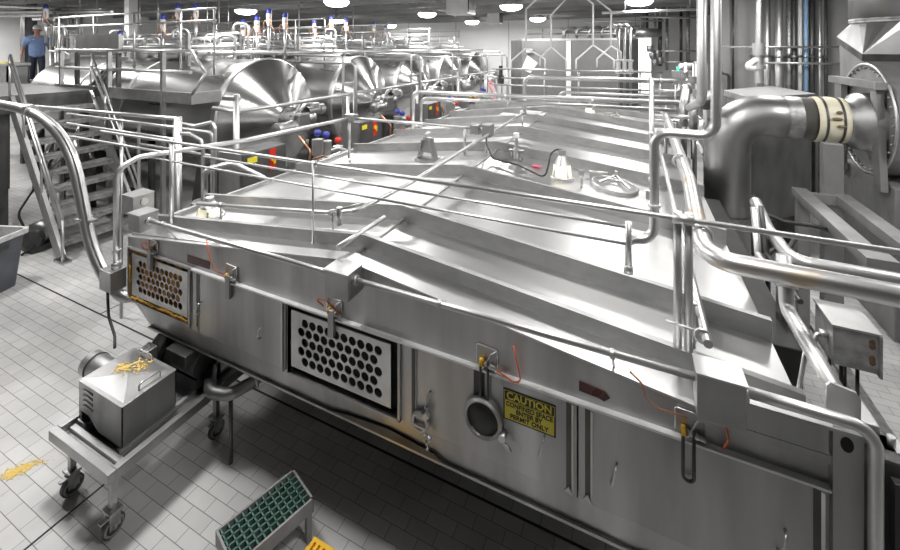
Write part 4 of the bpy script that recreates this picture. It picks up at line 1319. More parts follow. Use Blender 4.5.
# pump on the floor under the stairs
pc = P(40, 250, Z=0)
t = thing('floor_pump', 'round steel floor pump with black cables under the stair', 'pump', (pc.x, pc.y, 0))
obj('pump_motor', MB().lathes((pc.x, pc.y - .05, .26), (-.6, .8, 0), [(0, 0), (0, .10), (.03, .16), (.3, .16), (.34, .1), (.34, 0)], 20), 'duct', t)
obj('base', MB().box((pc.x - .3, pc.y - .12, 0), (pc.x + .08, pc.y + .3, .09)), 'dark', t)
obj('volute', MB().lathe((pc.x + .06, pc.y - .12, .2), (-.6, .8, 0), [(0, 0), (0, .13), (.08, .13), (.08, 0)], 18), 'dark', t)
obj('cable', MB().tube([(pc.x - .02, pc.y + .1, .4), (pc.x - .05, pc.y + .1, .8), (pc.x - .25, pc.y + .2, 1.2), (pc.x - .6, pc.y + .5, 1.4)], .018, .2, 8).tube([(pc.x - .3, pc.y - .0, .1), (pc.x - .42, pc.y - .1, .5), (pc.x - .3, pc.y + .1, .95), (pc.x - .1, pc.y + .3, 1.3)], .016, .2, 8).tube([(pc.x + .0, pc.y + .1, .38), (pc.x + .02, pc.y + .02, .3), (pc.x + .1, pc.y - .1, .12), (pc.x, pc.y - .2, .02)], .016, .05, 8), 'black', t)

# ------------------------------------------------------------------ curved pipe at the left
cpath = [(-10.0, 1.95, 2.46), P(0, 104, Y=1.95), P(32, 111, Y=1.95), P(58, 130, Y=1.95), P(74, 160, Y=1.95), P(83, 205, Y=1.95), P(90, 243, Y=1.95), P(104, 276, Y=1.95), P(122, 298, Y=1.97), (-3.86, 2.06, .90), (-3.70, 2.16, .86)]


def smooth_path(pts, it=2):
    pts = [V(p) for p in pts]
    for _ in range(it):
        o = [pts[0]]
        for a, b in zip(pts[:-1], pts[1:]):
            o += [a.lerp(b, .25), a.lerp(b, .75)]
        pts = o + [pts[-1]]
    return pts


t = thing('curved_pipe', 'big bright pipe sweeping down past the stairs to the vat corner', 'pipe', (-4.5, 1.95, .8))
sp = smooth_path(cpath)
obj('pipe_run', MB().tube(sp, .047, 0, 16), 'pipe', t)
sp2 = [p + V((.058, -.01, .02)) for p in sp[12:-8]]
obj('tracer_pipe', MB().tube(sp2, .011, 0, 10), 'pipe', t)
q = P(84, 218, Y=1.95)
obj('clamp', MB().ring(q, (.1, 0, -1), .053, .011, 20).box((q.x + .05, q.y - .02, q.z - .01), (q.x + .16, q.y + .03, q.z + .01)), 'pipe', t)
q = P(30, 110, Y=1.95)
obj('joint', MB().cyl(q - V((.03, 0, -.005)), q + V((.03, 0, -.006)), .056, 16), 'pipe', t)
obj('post', MB().cyl((-9.9, 1.95, 0), (-9.9, 1.95, 2.46), .04, 10), 'pipe', t)

# ------------------------------------------------------------------ stairs
SX0, SY0, SY1, SXT, SZT = -7.33, 2.97, 3.97, -8.86, 2.25
t = thing('steel_stairs', 'steep steel stair with open treads and double handrails beside the curved pipe', 'stairs', (-8, 3.45, 0))
d = V((SXT - SX0, 0, SZT))
dl = d.normalized()
nrm = V((-dl.z, 0, dl.x)) * -1
for y in (SY0, SY1):
    m = MB()
    m.beam((SX0 - .03, y, .06), (SXT - .03, y, SZT - .05), .17, .05, (0, 1, 0))
    m.box((SX0 - .12, y - .05, 0), (SX0 + .14, y + .05, .03))
    obj('stringer', m, 'box', t)
NT = 10
for k in range(1, NT):
    p = V((SX0, 0, 0)) + d * (k / NT)
    m = MB().box((p.x - .20, SY0 + .025, p.z - .03), (p.x + .04, SY1 - .025, p.z), .003).box((p.x + .015, SY0 + .025, p.z - .07), (p.x + .04, SY1 - .025, p.z - .02))
    obj('tread', m, 'galv', t)
for y, hs in ((SY0 - .02, (.62, .48)), (SY1 + .02, (.62, .40))):
    m = MB()
    pts = []
    for h in hs:
        a = V((SX0 + .05, y, h - .02))
        m.tube([a, a + d * 1.02], .019, 0, 10)
    a = V((SX0 + .05, y, hs[0] - .02))
    m.tube([a, (SX0 + .06, y, .03)], .019, 0, 10)
    for f in (.35, .7, 1.0):
        p = V((SX0, y, 0)) + d * f
        m.tube([p, p + V((0, 0, hs[0]))], .016, 0, 8)
    obj('handrail', m, 'pipe', t)

t = thing('stair_landing', 'raised steel landing with dark beams at the head of the stair', 'platform', (-10.2, 4, 0))
obj('deck', MB().box((-12.5, 2.85, SZT - .06), (SXT - .06, 4.1, SZT)), 'deck', t)
obj('beam', MB().box((-12.5, 2.85, SZT - .28), (SXT - .06, 2.95, SZT - .06)).box((-12.5, 4.0, SZT - .28), (SXT - .06, 4.1, SZT - .06)).box((SXT - .16, 2.95, SZT - .28), (SXT - .06, 4.0, SZT - .06)), 'dark', t)
for x, y in ((-9.1, 2.95), (-9.1, 4.0), (-12.2, 2.95), (-12.2, 4.0)):
    obj('leg', MB().box((x - .05, y - .05, 0), (x + .05, y + .05, SZT - .28)), 'dark', t)
# clutter of dark frames and drums under the landing
t = thing('pipe_stand', 'dark tangle of pipes on a stand beneath the stair landing', 'stand', (-9.6, 4.6, 0))
random.seed(21)
for k in range(7):
    x = -8.2 - k * .55
    m = MB().tube([(x, 4.22, .02), (x, 4.22, .5 + .18 * (k % 4)), (x - .3, 4.3, .6 + .18 * (k % 4)), (x - .3, 4.42, .9 + .18 * (k % 4))], .05, .15, 10)
    obj('pipe_run', m, 'pipe' if k % 2 else 'dark', t)
obj('rack', MB().box((-12, 4.44, .30), (-7.9, 4.52, .38)).box((-12, 4.44, 1.25), (-7.9, 4.52, 1.33)).box((-7.98, 4.44, 0), (-7.9, 4.52, 1.33)).box((-10.1, 4.44, 0), (-10.0, 4.52, 1.33)).box((-12, 4.44, 0), (-11.9, 4.52, 1.33)), 'dark', t)

# ------------------------------------------------------------------ guard rails left of the vat
t = thing('guard_rail', 'four-bar guard rail with a double end post between the stair and the vat corner', 'railing', (-5.7, 2.6, 0))
for z in (2.29, 2.2, 2.08, 1.93):
    obj('rail', MB().cyl((-7.2 if z > 2.25 else -6.3, 2.6, z - (.05 if z > 2.25 else 0)), (-4.19, 2.6, z), .02 if z > 2.25 else .014, 10), 'pipe', t)
for x in (-4.19, -4.27):
    obj('post', MB().cyl((x, 2.6 + (.03 if x < -4.2 else 0), 0), (x, 2.6 + (.03 if x < -4.2 else 0), 2.3), .024 if x > -4.2 else .018, 10), 'pipe', t)
obj('post', MB().cyl((-5.2, 2.62, 0), (-5.2, 2.62, 2.22), .016, 10), 'pipe', t)
t = thing('bent_rail', 'pair of bent tube rails curving down behind the vat corner post', 'railing', (-4.2, 3.3, 0))
a = [P(177, 123, Y=3.3), P(195, 126, Y=3.35), P(212, 122, Y=3.4), P(215, 128, Y=3.4)]
obj('rail', MB().tube(a + [V((a[-1].x, 3.4, 0))], .022, .05, 10), 'pipe', t)
a = [P(177, 133, Y=3.2), P(190, 134, Y=3.25), P(201, 140, Y=3.3), P(203, 148, Y=3.3)]
obj('rail', MB().tube(a + [V((a[-1].x, 3.3, 0))], .022, .05, 10), 'pipe', t)
obj('post', MB().cyl((a[0].x + .03, 3.22, 0), (a[0].x + .03, 3.22, 2.15), .02, 10), 'pipe', t)
# further rail frames in the aisle left of the vat
AISLE = [(-5.0, 3.55, 1.9, 'low tube rail in the aisle just past the vat corner')]
for x, y, z, lab in AISLE:
    t = thing('aisle_rail', lab, 'railing', (x, y, 0), 'tube rails in the aisle')
    obj('rail', MB().tube([(x - 1.6, y, 0), (x - 1.6, y, z), (x, y, z), (x, y, 0)], .022, .08, 10), 'pipe', t)
    obj('rail', MB().cyl((x - 1.6, y, z - .3), (x, y, z - .3), .018, 8), 'pipe', t)
t = thing('floor_pump', 'steel pump with pipe bends in the aisle beyond the vat corner', 'pump', (-4.7, 3.2, 0))
obj('pump_body', MB().lathes((-4.9, 3.0, .9), (1, .3, 0), [(0, 0), (0, .12), (.05, .15), (.3, .15), (.34, .1), (.34, 0)], 18).lathe((-4.5, 3.1, .75), (0, 0, 1), [(0, .1), (.3, .1), (.3, .13), (.5, .13), (.52, 0)], 16), 'duct', t)
obj('stand', MB().box((-5.0, 2.95, 0), (-4.4, 3.25, .75)), 'dark', t)
obj('pipe_run', MB().tube([(-4.5, 3.1, 1.2), (-4.5, 3.1, 1.6), (-4.3, 3.3, 1.65), (-4.1, 3.6, 1.4), (-4.1, 3.6, .05)], .035, .1, 10), 'pipe', t)

# ================================================================== ROW OF CONE-ENDED TANKS
TR, TZ, TX = 1.12, 1.66, -6.42
ORD = ['first', 'second', 'third', 'fourth', 'fifth']
TY = [5.72, 8.6, 11.4, 14.2, 17.0]


def make_tank(y, label):
    t = thing('cheese_tank', label, 'tank', (-9, y, 0), 'row of cone-ended tanks')
    obj('tank_body', MB().lathes((-13.4, y, TZ), (1, 0, 0), [(0, 0), (.2, TR * .9), (.3, TR)], 48).lathes((-13.1, y, TZ), (1, 0, 0), [(0, TR), (6.6, TR)], 48), 'tank', t)
    obj('rim_band', MB().lathe((TX - .1, y, TZ), (1, 0, 0), [(0, TR), (0, TR + .02), (.1, TR + .02), (.13, TR - .01)], 48), 'plate', t)
    obj('cone_end', MB().lathes((TX + .03, y, TZ), (1, 0, 0), [(0, TR), (.12, TR * .82), (.34, TR * .42), (.46, .22)], 64), 'cone', t)
    dr = obj('agitator_drive', MB().lathe((TX + .47, y, TZ), (1, 0, 0), [(0, .24), (.05, .24), (.05, .15), (.25, .15), (.25, .2), (.3, .2), (.3, 0)], 24), 'box', t)
    obj('gearbox', MB().box((TX + .68, y - .18, TZ - .2), (TX + .92, y + .14, TZ + .16), .04).ball((TX + .8, y + .2, TZ + .02), .16, 1, 1, 1, 14), 'box', dr)
    obj('motor', MB().lathe((TX + .8, y - .18, TZ - .08), (0, -1, 0), [(0, .13), (.06, .13), (.08, .115), (.32, .115), (.34, .13), (.40, .12), (.42, .06), (.42, 0)], 20), 'duct', dr)
    obj('brake_arm', MB().tube([(TX + .75, y - .05, TZ + .1), (TX + .78, y + .15, TZ + .3), (TX + .8, y + .5, TZ + .2)], .035, .08, 10).beam((TX + .8, y - .25, TZ - .02), (TX + .85, y - .05, TZ + .32), .03, .03), 'pipe', dr)
    obj('second_motor', MB().lathe((TX + .85, y + .1, TZ + .16), (0, 1, 0), [(0, .08), (.3, .08), (.3, .1), (.42, .1), (.44, 0)], 16).box((TX + .8, y + .2, TZ + .2), (TX + .92, y + .36, TZ + .3), .01), 'pipe', dr)
    obj('nameplate', MB().hull8([V(q) for q in ((TX + .17, y - .78, TZ - .25), (TX + .175, y - .62, TZ - .27), (TX + .19, y - .62, TZ - .27), (TX + .18, y - .78, TZ - .25), (TX + .17, y - .80, TZ - .17), (TX + .19, y - .64, TZ - .19), (TX + .20, y - .64, TZ - .19), (TX + .18, y - .80, TZ - .17))]), 'white', t)
    for x in (-7.4, -12.0):
        obj('saddle', MB().prism([(x, y - .9, 0), (x, y + .9, 0), (x, y + .75, TZ - .75), (x, y, TZ - 1.0), (x, y - .75, TZ - .75)], (.2, 0, 0)), 'dark', t)
    for xb in (-9.2, -11.0):
        obj('jacket_band', MB().lathes((xb, y, TZ), (1, 0, 0), [(0, TR), (.005, TR + .012), (.055, TR + .012), (.06, TR)], 48), 'plate', t)
    obj('top_hatch', MB().lathe((-8.2, y, TZ + TR - .05), (0, 0, 1), [(0, .3), (.18, .3), (.2, .32), (.24, .32), (.28, .1), (.28, 0)], 24).lathe((-10.4, y, TZ + TR - .05), (0, 0, 1), [(0, .3), (.18, .3), (.2, .32), (.24, .32), (.28, .1), (.28, 0)], 24), 'plate', t)
    return t


TL = ['cone-ended stainless tank, first of the row and nearest the stairs', 'cone-ended stainless tank, second of the row from the stairs', 'cone-ended stainless tank, third of the row from the stairs',
      'cone-ended stainless tank, fourth of the row, small and far', 'cone-ended stainless tank, last of the row by the back wall']
tk = make_tank(TY[0], TL[0])
for i in range(1, 5):
    dup(tk, (-9, TY[i], 0), TL[i])


def side_label(i):
    return '%s cone-ended tank from the stairs' % ORD[i]


def make_guard(y, label):
    """tube frame standing round the drive of one tank"""
    t = thing('drive_guard', label, 'railing', (-5.5, y, 0), 'tube frames round the tank drives')
    obj('frame_tube', MB().tube([(-7.6, y + 1.36, 2.68), (-5.42, y + 1.36, 2.68), (-5.42, y + 1.36, 0)], .036, .12, 12), 'pipe', t)
    obj('frame_tube', MB().tube([(-7.6, y + 1.2, 2.84), (-5.62, y + 1.2, 2.84), (-5.62, y + 1.2, 0)], .03, .12, 12), 'pipe', t)
    m = MB().tube([(-6.0, y - 1.45, 2.06), (-5.55, y - 1.42, 2.03), (-5.3, y - .8, 2.06), (-5.3, y + 1.0, 2.06), (-5.5, y + 1.25, 2.06)], .03, .1, 10)
    obj('guard_bar', m, 'pipe', t)
    for yy in (-1.43, .95):
        obj('post', MB().cyl((-5.5 if yy < 0 else -5.3, y + yy, 0), (-5.5 if yy < 0 else -5.3, y + yy, 2.3 if yy < 0 else 2.03), .045 if yy < 0 else .03, 12), 'pipe', t)
    obj('post_bracket', MB().box((-5.75, y - 1.48, 2.2), (-5.47, y - 1.38, 2.26)), 'box', t)
    return t


g0 = make_guard(TY[0], 'tube guard frame around the drive of the ' + side_label(0))
for i in range(1, 5):
    dup(g0, (-5.5, TY[i], 0), 'tube guard frame around the drive of the ' + side_label(i))


def make_cab(y, label):
    t = thing('control_cabinet', label, 'cabinet', (-4.75, y, 0), 'control cabinets in the aisle')
    obj('case', MB().box((-4.95, y - .42, .55), (-4.6, y + .35, 1.62), .01), 'navybox', t)
    obj('cabinet_side', MB().box((-4.97, y - .43, .5), (-4.58, y - .40, 1.64)), 'box', t)
    obj('switch_plate', MB().box((-4.6, y + .05, 1.3), (-4.592, y + .16, 1.6)), 'red', t, 'red switch plate')
    obj('switch_knob', MB().cyl((-4.592, y + .105, 1.46), (-4.56, y + .105, 1.46), .04, 12).box((-4.57, y + .09, 1.40), (-4.55, y + .12, 1.5)), 'yellow', t, 'yellow switch knob')
    obj('warning_label', MB().box((-4.6, y - .3, 1.48), (-4.594, y - .15, 1.56)), 'signyellow', t, 'yellow warning label')
    for yy in (-.35, .28):
        obj('leg', MB().box((-4.85, y + yy - .03, 0), (-4.7, y + yy + .03, .56)), 'dark', t)
    return t


cb = make_cab(4.05, 'dark control cabinet with red switch plate before the first cone tank')
for y, l in ((6.5, 'dark control cabinet before the second cone tank'), (9.2, 'dark control cabinet before the third cone tank'), (11.9, 'dark control cabinet before the fourth cone tank')):
    dup(cb, (-4.75, y, 0), l)


def make_valveset(y, label):
    t = thing('outlet_valve', label, 'valve', (-4.75, y, 0), 'outlet valves in the aisle')
    for dy, col, h in ((0, 'blue', 1.62), (.2, 'blue', 1.55), (.5, 'red', 1.40)):
        obj('valve_body', MB().lathe((-4.7, y + dy, .4), (0, 0, 1), [(0, .06), (h - .75, .06), (h - .75, .09), (h - .5, .09), (h - .5, 0)], 14), 'pipe', t)
        obj('valve_cap', MB().ball((-4.7, y + dy, h), .065, 1, 1, .9, 12), col, t, col + ' valve cap')
    obj('pipe_run', MB().tube([(-4.7, y - .3, .3), (-4.7, y + .8, .3)], .06, 0, 12).tube([(-4.7, y, .3), (-4.7, y, .7)], .05, 0, 12).tube([(-4.85, y + .1, .02), (-4.85, y + .1, 1.2), (-4.6, y + .4, 1.3), (-4.4, y + .7, 1.1)], .03, .1, 10).tube([(-4.6, y - .1, 1.2), (-4.5, y + .3, 1.25), (-4.45, y + .8, 1.22)], .025, .1, 8), 'pipe', t)
    obj('hose', MB().tube([(-4.85, y - .1, .5), (-4.9, y + .05, 1.3), (-5.2, y + .1, 1.5)], .02, .1, 8).tube([(-4.62, y - .2, 1.25), (-4.5, y - .1, 1.3), (-4.45, y + .05, 1.18)], .012, .04, 8), 'copper', t)
    return t


vs0 = make_valveset(5.15, 'blue and red capped outlet valves in the aisle beside the first tank')
for y, l in ((7.6, 'blue and red capped outlet valves in the aisle beside the second tank'), (10.3, 'blue and red capped outlet valves in the aisle beside the third tank'), (13.0, 'blue and red capped outlet valves in the aisle beside the fourth tank')):
    dup(vs0, (-4.75, y, 0), l)

# catwalk on the near flank of the first tank
t = thing('catwalk', 'steel catwalk with railing along the near flank of the first tank', 'walkway', (-8.3, 4.4, 0))
obj('deck', MB().box((-10.4, 4.15, 2.16), (-6.3, 4.6, 2.2)), 'galv', t)
obj('deck_edge', MB().box((-10.4, 4.1, 2.12), (-6.3, 4.15, 2.3)).box((-6.3, 4.1, 2.12), (-6.26, 4.6, 2.3)), 'box', t)
for x in (-7.0, -8.55, -10.2):
    obj('post', MB().box((x - .03, 4.09, 0), (x + .03, 4.15, 2.96)), 'box', t)
for z in (2.96, 2.62):
    obj('rail', MB().cyl((-10.4, 4.12, z), (-6.3, 4.12, z), .026, 10), 'pipe', t)
obj('brace', MB().cyl((-6.3, 4.12, 2.25), (-5.95, 4.12, 2.62), .022, 8).cyl((-5.95, 4.12, 2.62), (-6.3, 4.12, 2.96), .022, 8), 'pipe', t)
t = thing('crossover_steps', 'small sloping steps between the catwalk and the stair landing', 'steps', (-10, 4.5, 0))
for k in range(4):
    a = P(90 + k * 4, 88, Y=4.7)
    obj('bar', MB().beam(a, a + V((.35, .1, .42)), .05, .03), 'box', t)
obj('panel', MB().box((-10.9, 4.64, 2.85), (-9.3, 4.69, 3.28)), 'duct', t)
obj('leg', MB().box((-10.9, 4.62, 2.2), (-10.84, 4.69, 2.9)).box((-9.36, 4.62, 2.2), (-9.3, 4.69, 2.9)), 'dark', t)


# tank-top railings, headers and valves
def make_toprail(y, label):
    t = thing('tank_top_railing', label, 'railing', (-9.5, y, 2.7), 'railings on top of the tanks')
    for z in (3.72, 3.5):
        obj('rail', MB().cyl((-12.6, y - .75, z), (-6.9, y - .75, z), .021, 10), 'pipe', t)
    for x in (-12.4, -10.9, -9.4, -7.9, -6.95):
        obj('post', MB().cyl((x, y - .75, TZ + .855), (x, y - .75, 3.74), .02, 8), 'pipe', t)
    return t


r0 = make_toprail(TY[0], 'tall tube railing on top of the first cone-ended tank')
for i in range(1, 5):
    dup(r0, (-9.5, TY[i], 2.7), 'tall tube railing on top of the %s cone-ended tank' % ORD[i])


def make_header(y, label):
    t = thing('header_pipes', label, 'pipes', (-9.5, y, 2.7), 'header pipes over the tanks')
    for k, (dy, z) in enumerate(((-.35, 3.02), (-.1, 3.2), (.2, 3.08), (.45, 3.32))):
        obj('header_pipe', MB().cyl((-12.8, y + dy, z), (-6.9 - .3 * k, y + dy, z), .038, 10), 'pipe', t)
    for k in range(9):
        x = -12.2 + k * .6
        dy = (-.35, -.1, .2, .45)[k % 4]
        z = (3.02, 3.2, 3.08, 3.32)[k % 4]
        m = MB().tube([(x, y + dy, z), (x, y + dy, z + .22), (x + .22, y + dy + .2, z + .22), (x + .22, y + dy + .2, TZ + math.sqrt(TR ** 2 - (dy + .2) ** 2) + .012)], .034, .1, 10)
        obj('branch_pipe', m, 'pipe', t)
    obj('trestle', MB().box((-12.3, y - .6, TZ + .985), (-12.22, y - .54, 3.3)).box((-8.0, y - .6, TZ + .985), (-7.92, y - .54, 3.3)).box((-12.3, y + .54, TZ + .985), (-12.22, y + .6, 3.3)).box((-8.0, y + .54, TZ + .985), (-7.92, y + .6, 3.3)).box((-12.3, y - .6, 2.9), (-12.22, y + .6, 2.97)).box((-8.0, y - .6, 2.9), (-7.92, y + .6, 2.97)), 'box', t)
    obj('cover_board', MB().box((-10.0, y - .25, 2.86), (-8.6, y + .3, 2.89)), 'plate', t)
    return t


h0 = make_header(TY[0], 'bundle of header pipes and bends over the first cone-ended tank')
for i in range(1, 5):
    dup(h0, (-9.5, TY[i], 2.7), 'bundle of header pipes and bends over the %s cone-ended tank' % ORD[i])
# long runs along the row
for k, (x, z, r) in enumerate(((-7.0, 2.9, .04), (-7.35, 2.9, .05), (-7.7, 2.9, .04))):
    t = thing('row_pipe', 'long pipe crossing over all the cone tanks, %s of three' % ('nearest the cones', 'middle', 'farthest from the cones')[k], 'pipe', (x, 12, 2.9), 'long pipes along the tank row')
    obj('pipe_run', MB().cyl((x, 4.9, z), (x, 19.5, z), r, 12), 'pipe', t)
    m = MB()
    for y in TY:
        m.box((x - .03, y + .9, TZ + .675), (x + .03, y + .96, z))
    obj('support', m, 'box', t)


def make_valve(label):
    t = thing('valve', label, 'valve', (0, 0, 0), 'blue-capped valves over the tanks')
    obj('valve_body', MB().lathe((0, 0, .12), (0, 0, 1), [(0, .04), (.06, .04), (.06, .055), (.24, .055), (.26, .05), (.26, 0)], 14), 'white', t)
    obj('valve_cap', MB().lathes((0, 0, .44), (0, 0, 1), [(-.06, .055), (0, .058), (.04, .045), (.055, 0)], 14), 'blue', t, 'blue cap')
    obj('copper_tube', MB().tube([(.03, -.03, .30), (.11, -.05, .26), (.13, -.05, .1), (.18, 0, -.02)], .012, .05, 8).tube([(-.03, -.03, .25), (-.1, -.05, .2), (-.12, -.04, .02)], .011, .05, 8), 'copper', t)
    obj('stem', MB().cyl((0, 0, -.5), (0, 0, .13), .032, 10), 'pipe', t)
    return t


v0 = None
VV = [((46, 4), 10.5, 'blue-capped valve above the walking man'), ((163, 14), 9.0, 'lower blue-capped valve at the near end of the first tank manifold'), ((178, 3), 9.2, 'tall blue-capped valve over the first tank, cut by the top edge'),
      ((196, 3), 9.3, 'blue-capped valve beside the tall one over the first tank'), ((243, 19), 9.2, 'small blue-capped valve just below the round lamp'), ((257, 15), 9.0, 'short blue-capped valve right below the round lamp'),
      ((269, 8), 8.8, 'blue-capped valve with copper tubes by the round lamp'), ((285, 12), 8.9, 'rightmost blue-capped valve over the first tank manifold'), ((314, 19), 11.5, 'blue-capped valve at the start of the second tank manifold'),
      ((331, 15), 11.7, 'blue-capped valve before the lamp over the second tank'), ((346, 18), 12, 'blue-capped valve beside the lamp over the second tank'), ((374, 21), 13.2, 'tall white valve over the third tank with a reddish collar'),
      ((386, 24), 13.4, 'blue-capped valve over the third tank beside the tall white one'), ((120, 30), 9.0, 'blue-capped valve lying among pipes near the catwalk railing')]
for (a, b), dd, lab in VV:
    p = P(a, b, d=dd)
    loc = (p.x, p.y, p.z - .5)
    if v0 is None:
        v0 = make_valve(lab)
        v0.location = loc
    else:
        dup(v0, loc, lab)

# white panels and drop rods between the roof deck and the tank tops
for k, (px_, dd) in enumerate(((65, 12), (97, 11.5), (128, 11), (140, 11), (158, 10.5), (207, 12), (219, 11), (228, 12.5), (299, 12.5), (353, 14), (335, 15), (455, 12))):
    p = P(px_, 20, d=dd)
    tag(obj('hanger_rod', MB().cyl((p.x, p.y, 3.3 if px_ < 400 else 3.9), (p.x, p.y, CEIL), .02, 8), 'pipe'),
        ['pale ceiling rod left of the catwalk rails', 'pale ceiling rod above the catwalk panel', 'pale ceiling rod above the lower blue valve', 'broad pale ceiling rod over the first tank', 'pale ceiling rod behind the tall railing post',
         'pale ceiling rod left of the lit lamp', 'second ceiling rod left of the lit lamp', 'third ceiling rod left of the lit lamp', 'ceiling rod between the first and second tank valves', 'ceiling rod over the third tank',
         'thin ceiling rod over the second tank lamp', 'thin ceiling rod above the last tank'][k], 'rod', 'ceiling rods over the tank row')
q = P(131, 36, d=10.5)
tag(obj('white_duct', MB().box((q.x - .15, q.y - .15, 2.6), (q.x + .15, q.y + .15, 3.3)).box((q.x - .1, q.y - .1, 3.3), (q.x + .1, q.y + .1, CEIL)), 'white'), 'white square drop duct above the catwalk panel', 'duct')
a, b = P(0, 16, d=13), P(100, 11, d=12)
t = thing('overhead_pipes', 'dark overhead pipes running in from the left above the walking man', 'pipes', (a.x, a.y, 3.4))
obj('pipe_run', MB().cyl(P(-20, 5, d=12.0), P(100, 10, d=11.5), .05, 10).cyl(P(-20, 12, d=11.5), P(112, 12, d=11), .05, 10).tube([P(-20, 15, d=11.5), P(48, 15.5, d=11.3), P(54, 19, d=11.3), P(34, 19, d=11.6)], .05, .08, 10), 'pipe', t)
obj('hanger', MB().cyl(P(25, 8, d=11.8), V((P(25, 8, d=11.8).x, P(25, 8, d=11.8).y, CEIL)), .02, 8).cyl(P(80, 11, d=11.3), V((P(80, 11, d=11.3).x, P(80, 11, d=11.3).y, CEIL)), .02, 8), 'pipe', t)
m = MB()
random.seed(9)
for k in range(12):
    a = P(44 + k * 2.6, 6 + (k * 5) % 14, d=11 + (k % 4) * .3)
    z1 = a.z - .3 - .4 * random.random()
    m.tube([a, V((a.x, a.y, z1)), V((a.x + .25, a.y + .1, z1)), V((a.x + .25, a.y + .1, z1 + (.5 if k % 2 else -.6)))], .035, .08, 8)
obj('branch_pipe', m, 'pipe', t)
t = thing('pipe_posts', 'cluster of upright steel pipes right behind the walking man', 'pipes', (-14, 6, 0))
for a, dd in ((52, 11.6), (60, 11.4), (64, 11.2), (57, 11.8)):
    p = P(a, 40, d=dd)
    obj('post', MB().cyl((p.x, p.y, 0), (p.x, p.y, 3.8 if a != 52 else 3.4), .05, 10), 'pipe', t)
obj('cross_bar', MB().cyl(P(50, 51, d=11), P(68, 52, d=10.6), .03, 8).tube([P(66, 52, d=10.6), P(72, 56, d=10.5), P(72, 80, d=10.5)], .03, .06, 8), 'pipe', t)

# walkway where the man walks, with a bench in front of him
WZ = 1.90
t = thing('far_walkway', 'raised walkway far left on which the man walks', 'walkway', (-16, 6.2, 0))
obj('deck', MB().box((-17.5, 5.0, WZ - .08), (-14.3, 7.4, WZ)), 'deck', t)
for x in (-17.3, -14.5):
    for y in (5.1, 7.2):
        obj('leg', MB().box((x - .06, y - .06, 0), (x + .06, y + .06, WZ - .08)), 'dark', t)
p = P(8, 62, d=11.2)
t = thing('work_bench', 'grey steel bench with yellow strip before the walking man', 'bench', (p.x, p.y, WZ))
obj('bench_top', MB().box((p.x - 1.0, p.y - .25, 2.52), (p.x + .62, p.y + .25, 2.6), .01), 'plate', t)
obj('bench_front', MB().box((p.x - .95, p.y - .2, 1.95), (p.x + .55, p.y - .15, 2.52)).box((p.x - .95, p.y - .2, WZ), (p.x - .88, p.y + .2, 2.52)).box((p.x + .5, p.y - .2, WZ), (p.x + .55, p.y + .2, 2.52)), 'box', t)
obj('strip', MB().box((p.x + .1, p.y - .2, 2.6), (p.x + .5, p.y + .0, 2.63)), 'signyellow', t, 'yellow strip on the bench top')

# ------------------------------------------------------------------ the man
pf = P(37, 83, Z=WZ)
MO = V((pf.x, pf.y, WZ))
RT, FW = V((CY, SY, 0)), V((-SY, CY, 0))          # right of the photo, away from the camera
FACE = (RT * .75 - FW * .66).normalized()        # he walks to the right and a little towards us
LFT = V((0, 0, 1)).cross(FACE).normalized()


def mp(f, l, z):
    return MO + FACE * f + LFT * l + V((0, 0, z))


def skin(name, chains, root, mat, parent, sub=2):
    """chains of (point, radius): shared points join"""
    bm = bmesh.new()
    lay = bm.verts.layers.skin.verify()
    idx = {}
    org = ORG[parent.name]
    for ch in chains:
        prev = None
        for p, r in ch:
            k = tuple(round(c, 4) for c in p)
            if k not in idx:
                v = bm.verts.new(p - org)
                v[lay].radius = (r, r)
                idx[k] = v
            v = idx[k]
            if prev is not None and bm.edges.get((prev, v)) is None:
                bm.edges.new((prev, v))
            prev = v
    idx[tuple(round(c, 4) for c in root)][lay].use_root = True
    me = bpy.data.meshes.new(name)
    bm.to_mesh(me)
    bm.free()
    me.materials.append(M[mat])
    o = bpy.data.objects.new(name, me)
    C.objects.link(o)
    o.parent = parent
    ORG[o.name] = org
    o.modifiers.new('skin', 'SKIN').use_smooth_shade = True
    sd = o.modifiers.new('sub', 'SUBSURF')
    sd.levels = sd.render_levels = sub
    return o


man = thing('person', 'person in light blue work shirt, dark trousers and white cap walking on the far walkway', 'person', MO)
pel, wst, chs, nck, hdb = mp(-.02, 0, .92), mp(0, 0, 1.08), mp(.05, 0, 1.27), mp(.10, 0, 1.50), mp(.14, 0, 1.58)
hd, hdt = mp(.16, 0, 1.66), mp(.16, 0, 1.74)
upc = mp(.06, 0, 1.40)
arms = {}
chains = [[(pel, .13), (wst, .13), (chs, .15), (upc, .09), (nck, .06), (hdb, .065), (hd, .10), (hdt, .08)]]
limbs = {}
for s_, (ef, ez, hf, hz, sw) in {1: (.02, 1.10, .16, .86, .30), -1: (-.16, 1.10, -.10, .86, .32)}.items():
    sh, el, wr = mp(.05, .19 * s_, 1.42), mp(ef, (sw - .02) * s_, ez), mp(hf, (sw + .02) * s_, hz)
    pm = wr + (wr - el).normalized() * .07
    chains.append([(upc, .09), (sh, .06), (el, .045), (wr, .03), (pm, .036)])
    dirn = (wr - el).normalized()
    for k in range(4):
        off = FACE * (.03 - .02 * k)
        ln = (.075, .085, .08, .06)[k]
        a = pm + dirn * .02 + off * .7
        b = pm + dirn * (.03 + ln * .5) + off + LFT * -.008 * s_
        c = pm + dirn * (.03 + ln) + off * .9 + LFT * -.03 * s_
        chains.append([(pm, .036), (a, .011), (b, .0095), (c, .008)])
    a = wr + dirn * .03 + FACE * .035
    chains.append([(wr, .03), (a, .012), (a + dirn * .04 + FACE * .02, .010)])
    limbs[s_] = (sh, el, wr)
legs = {}
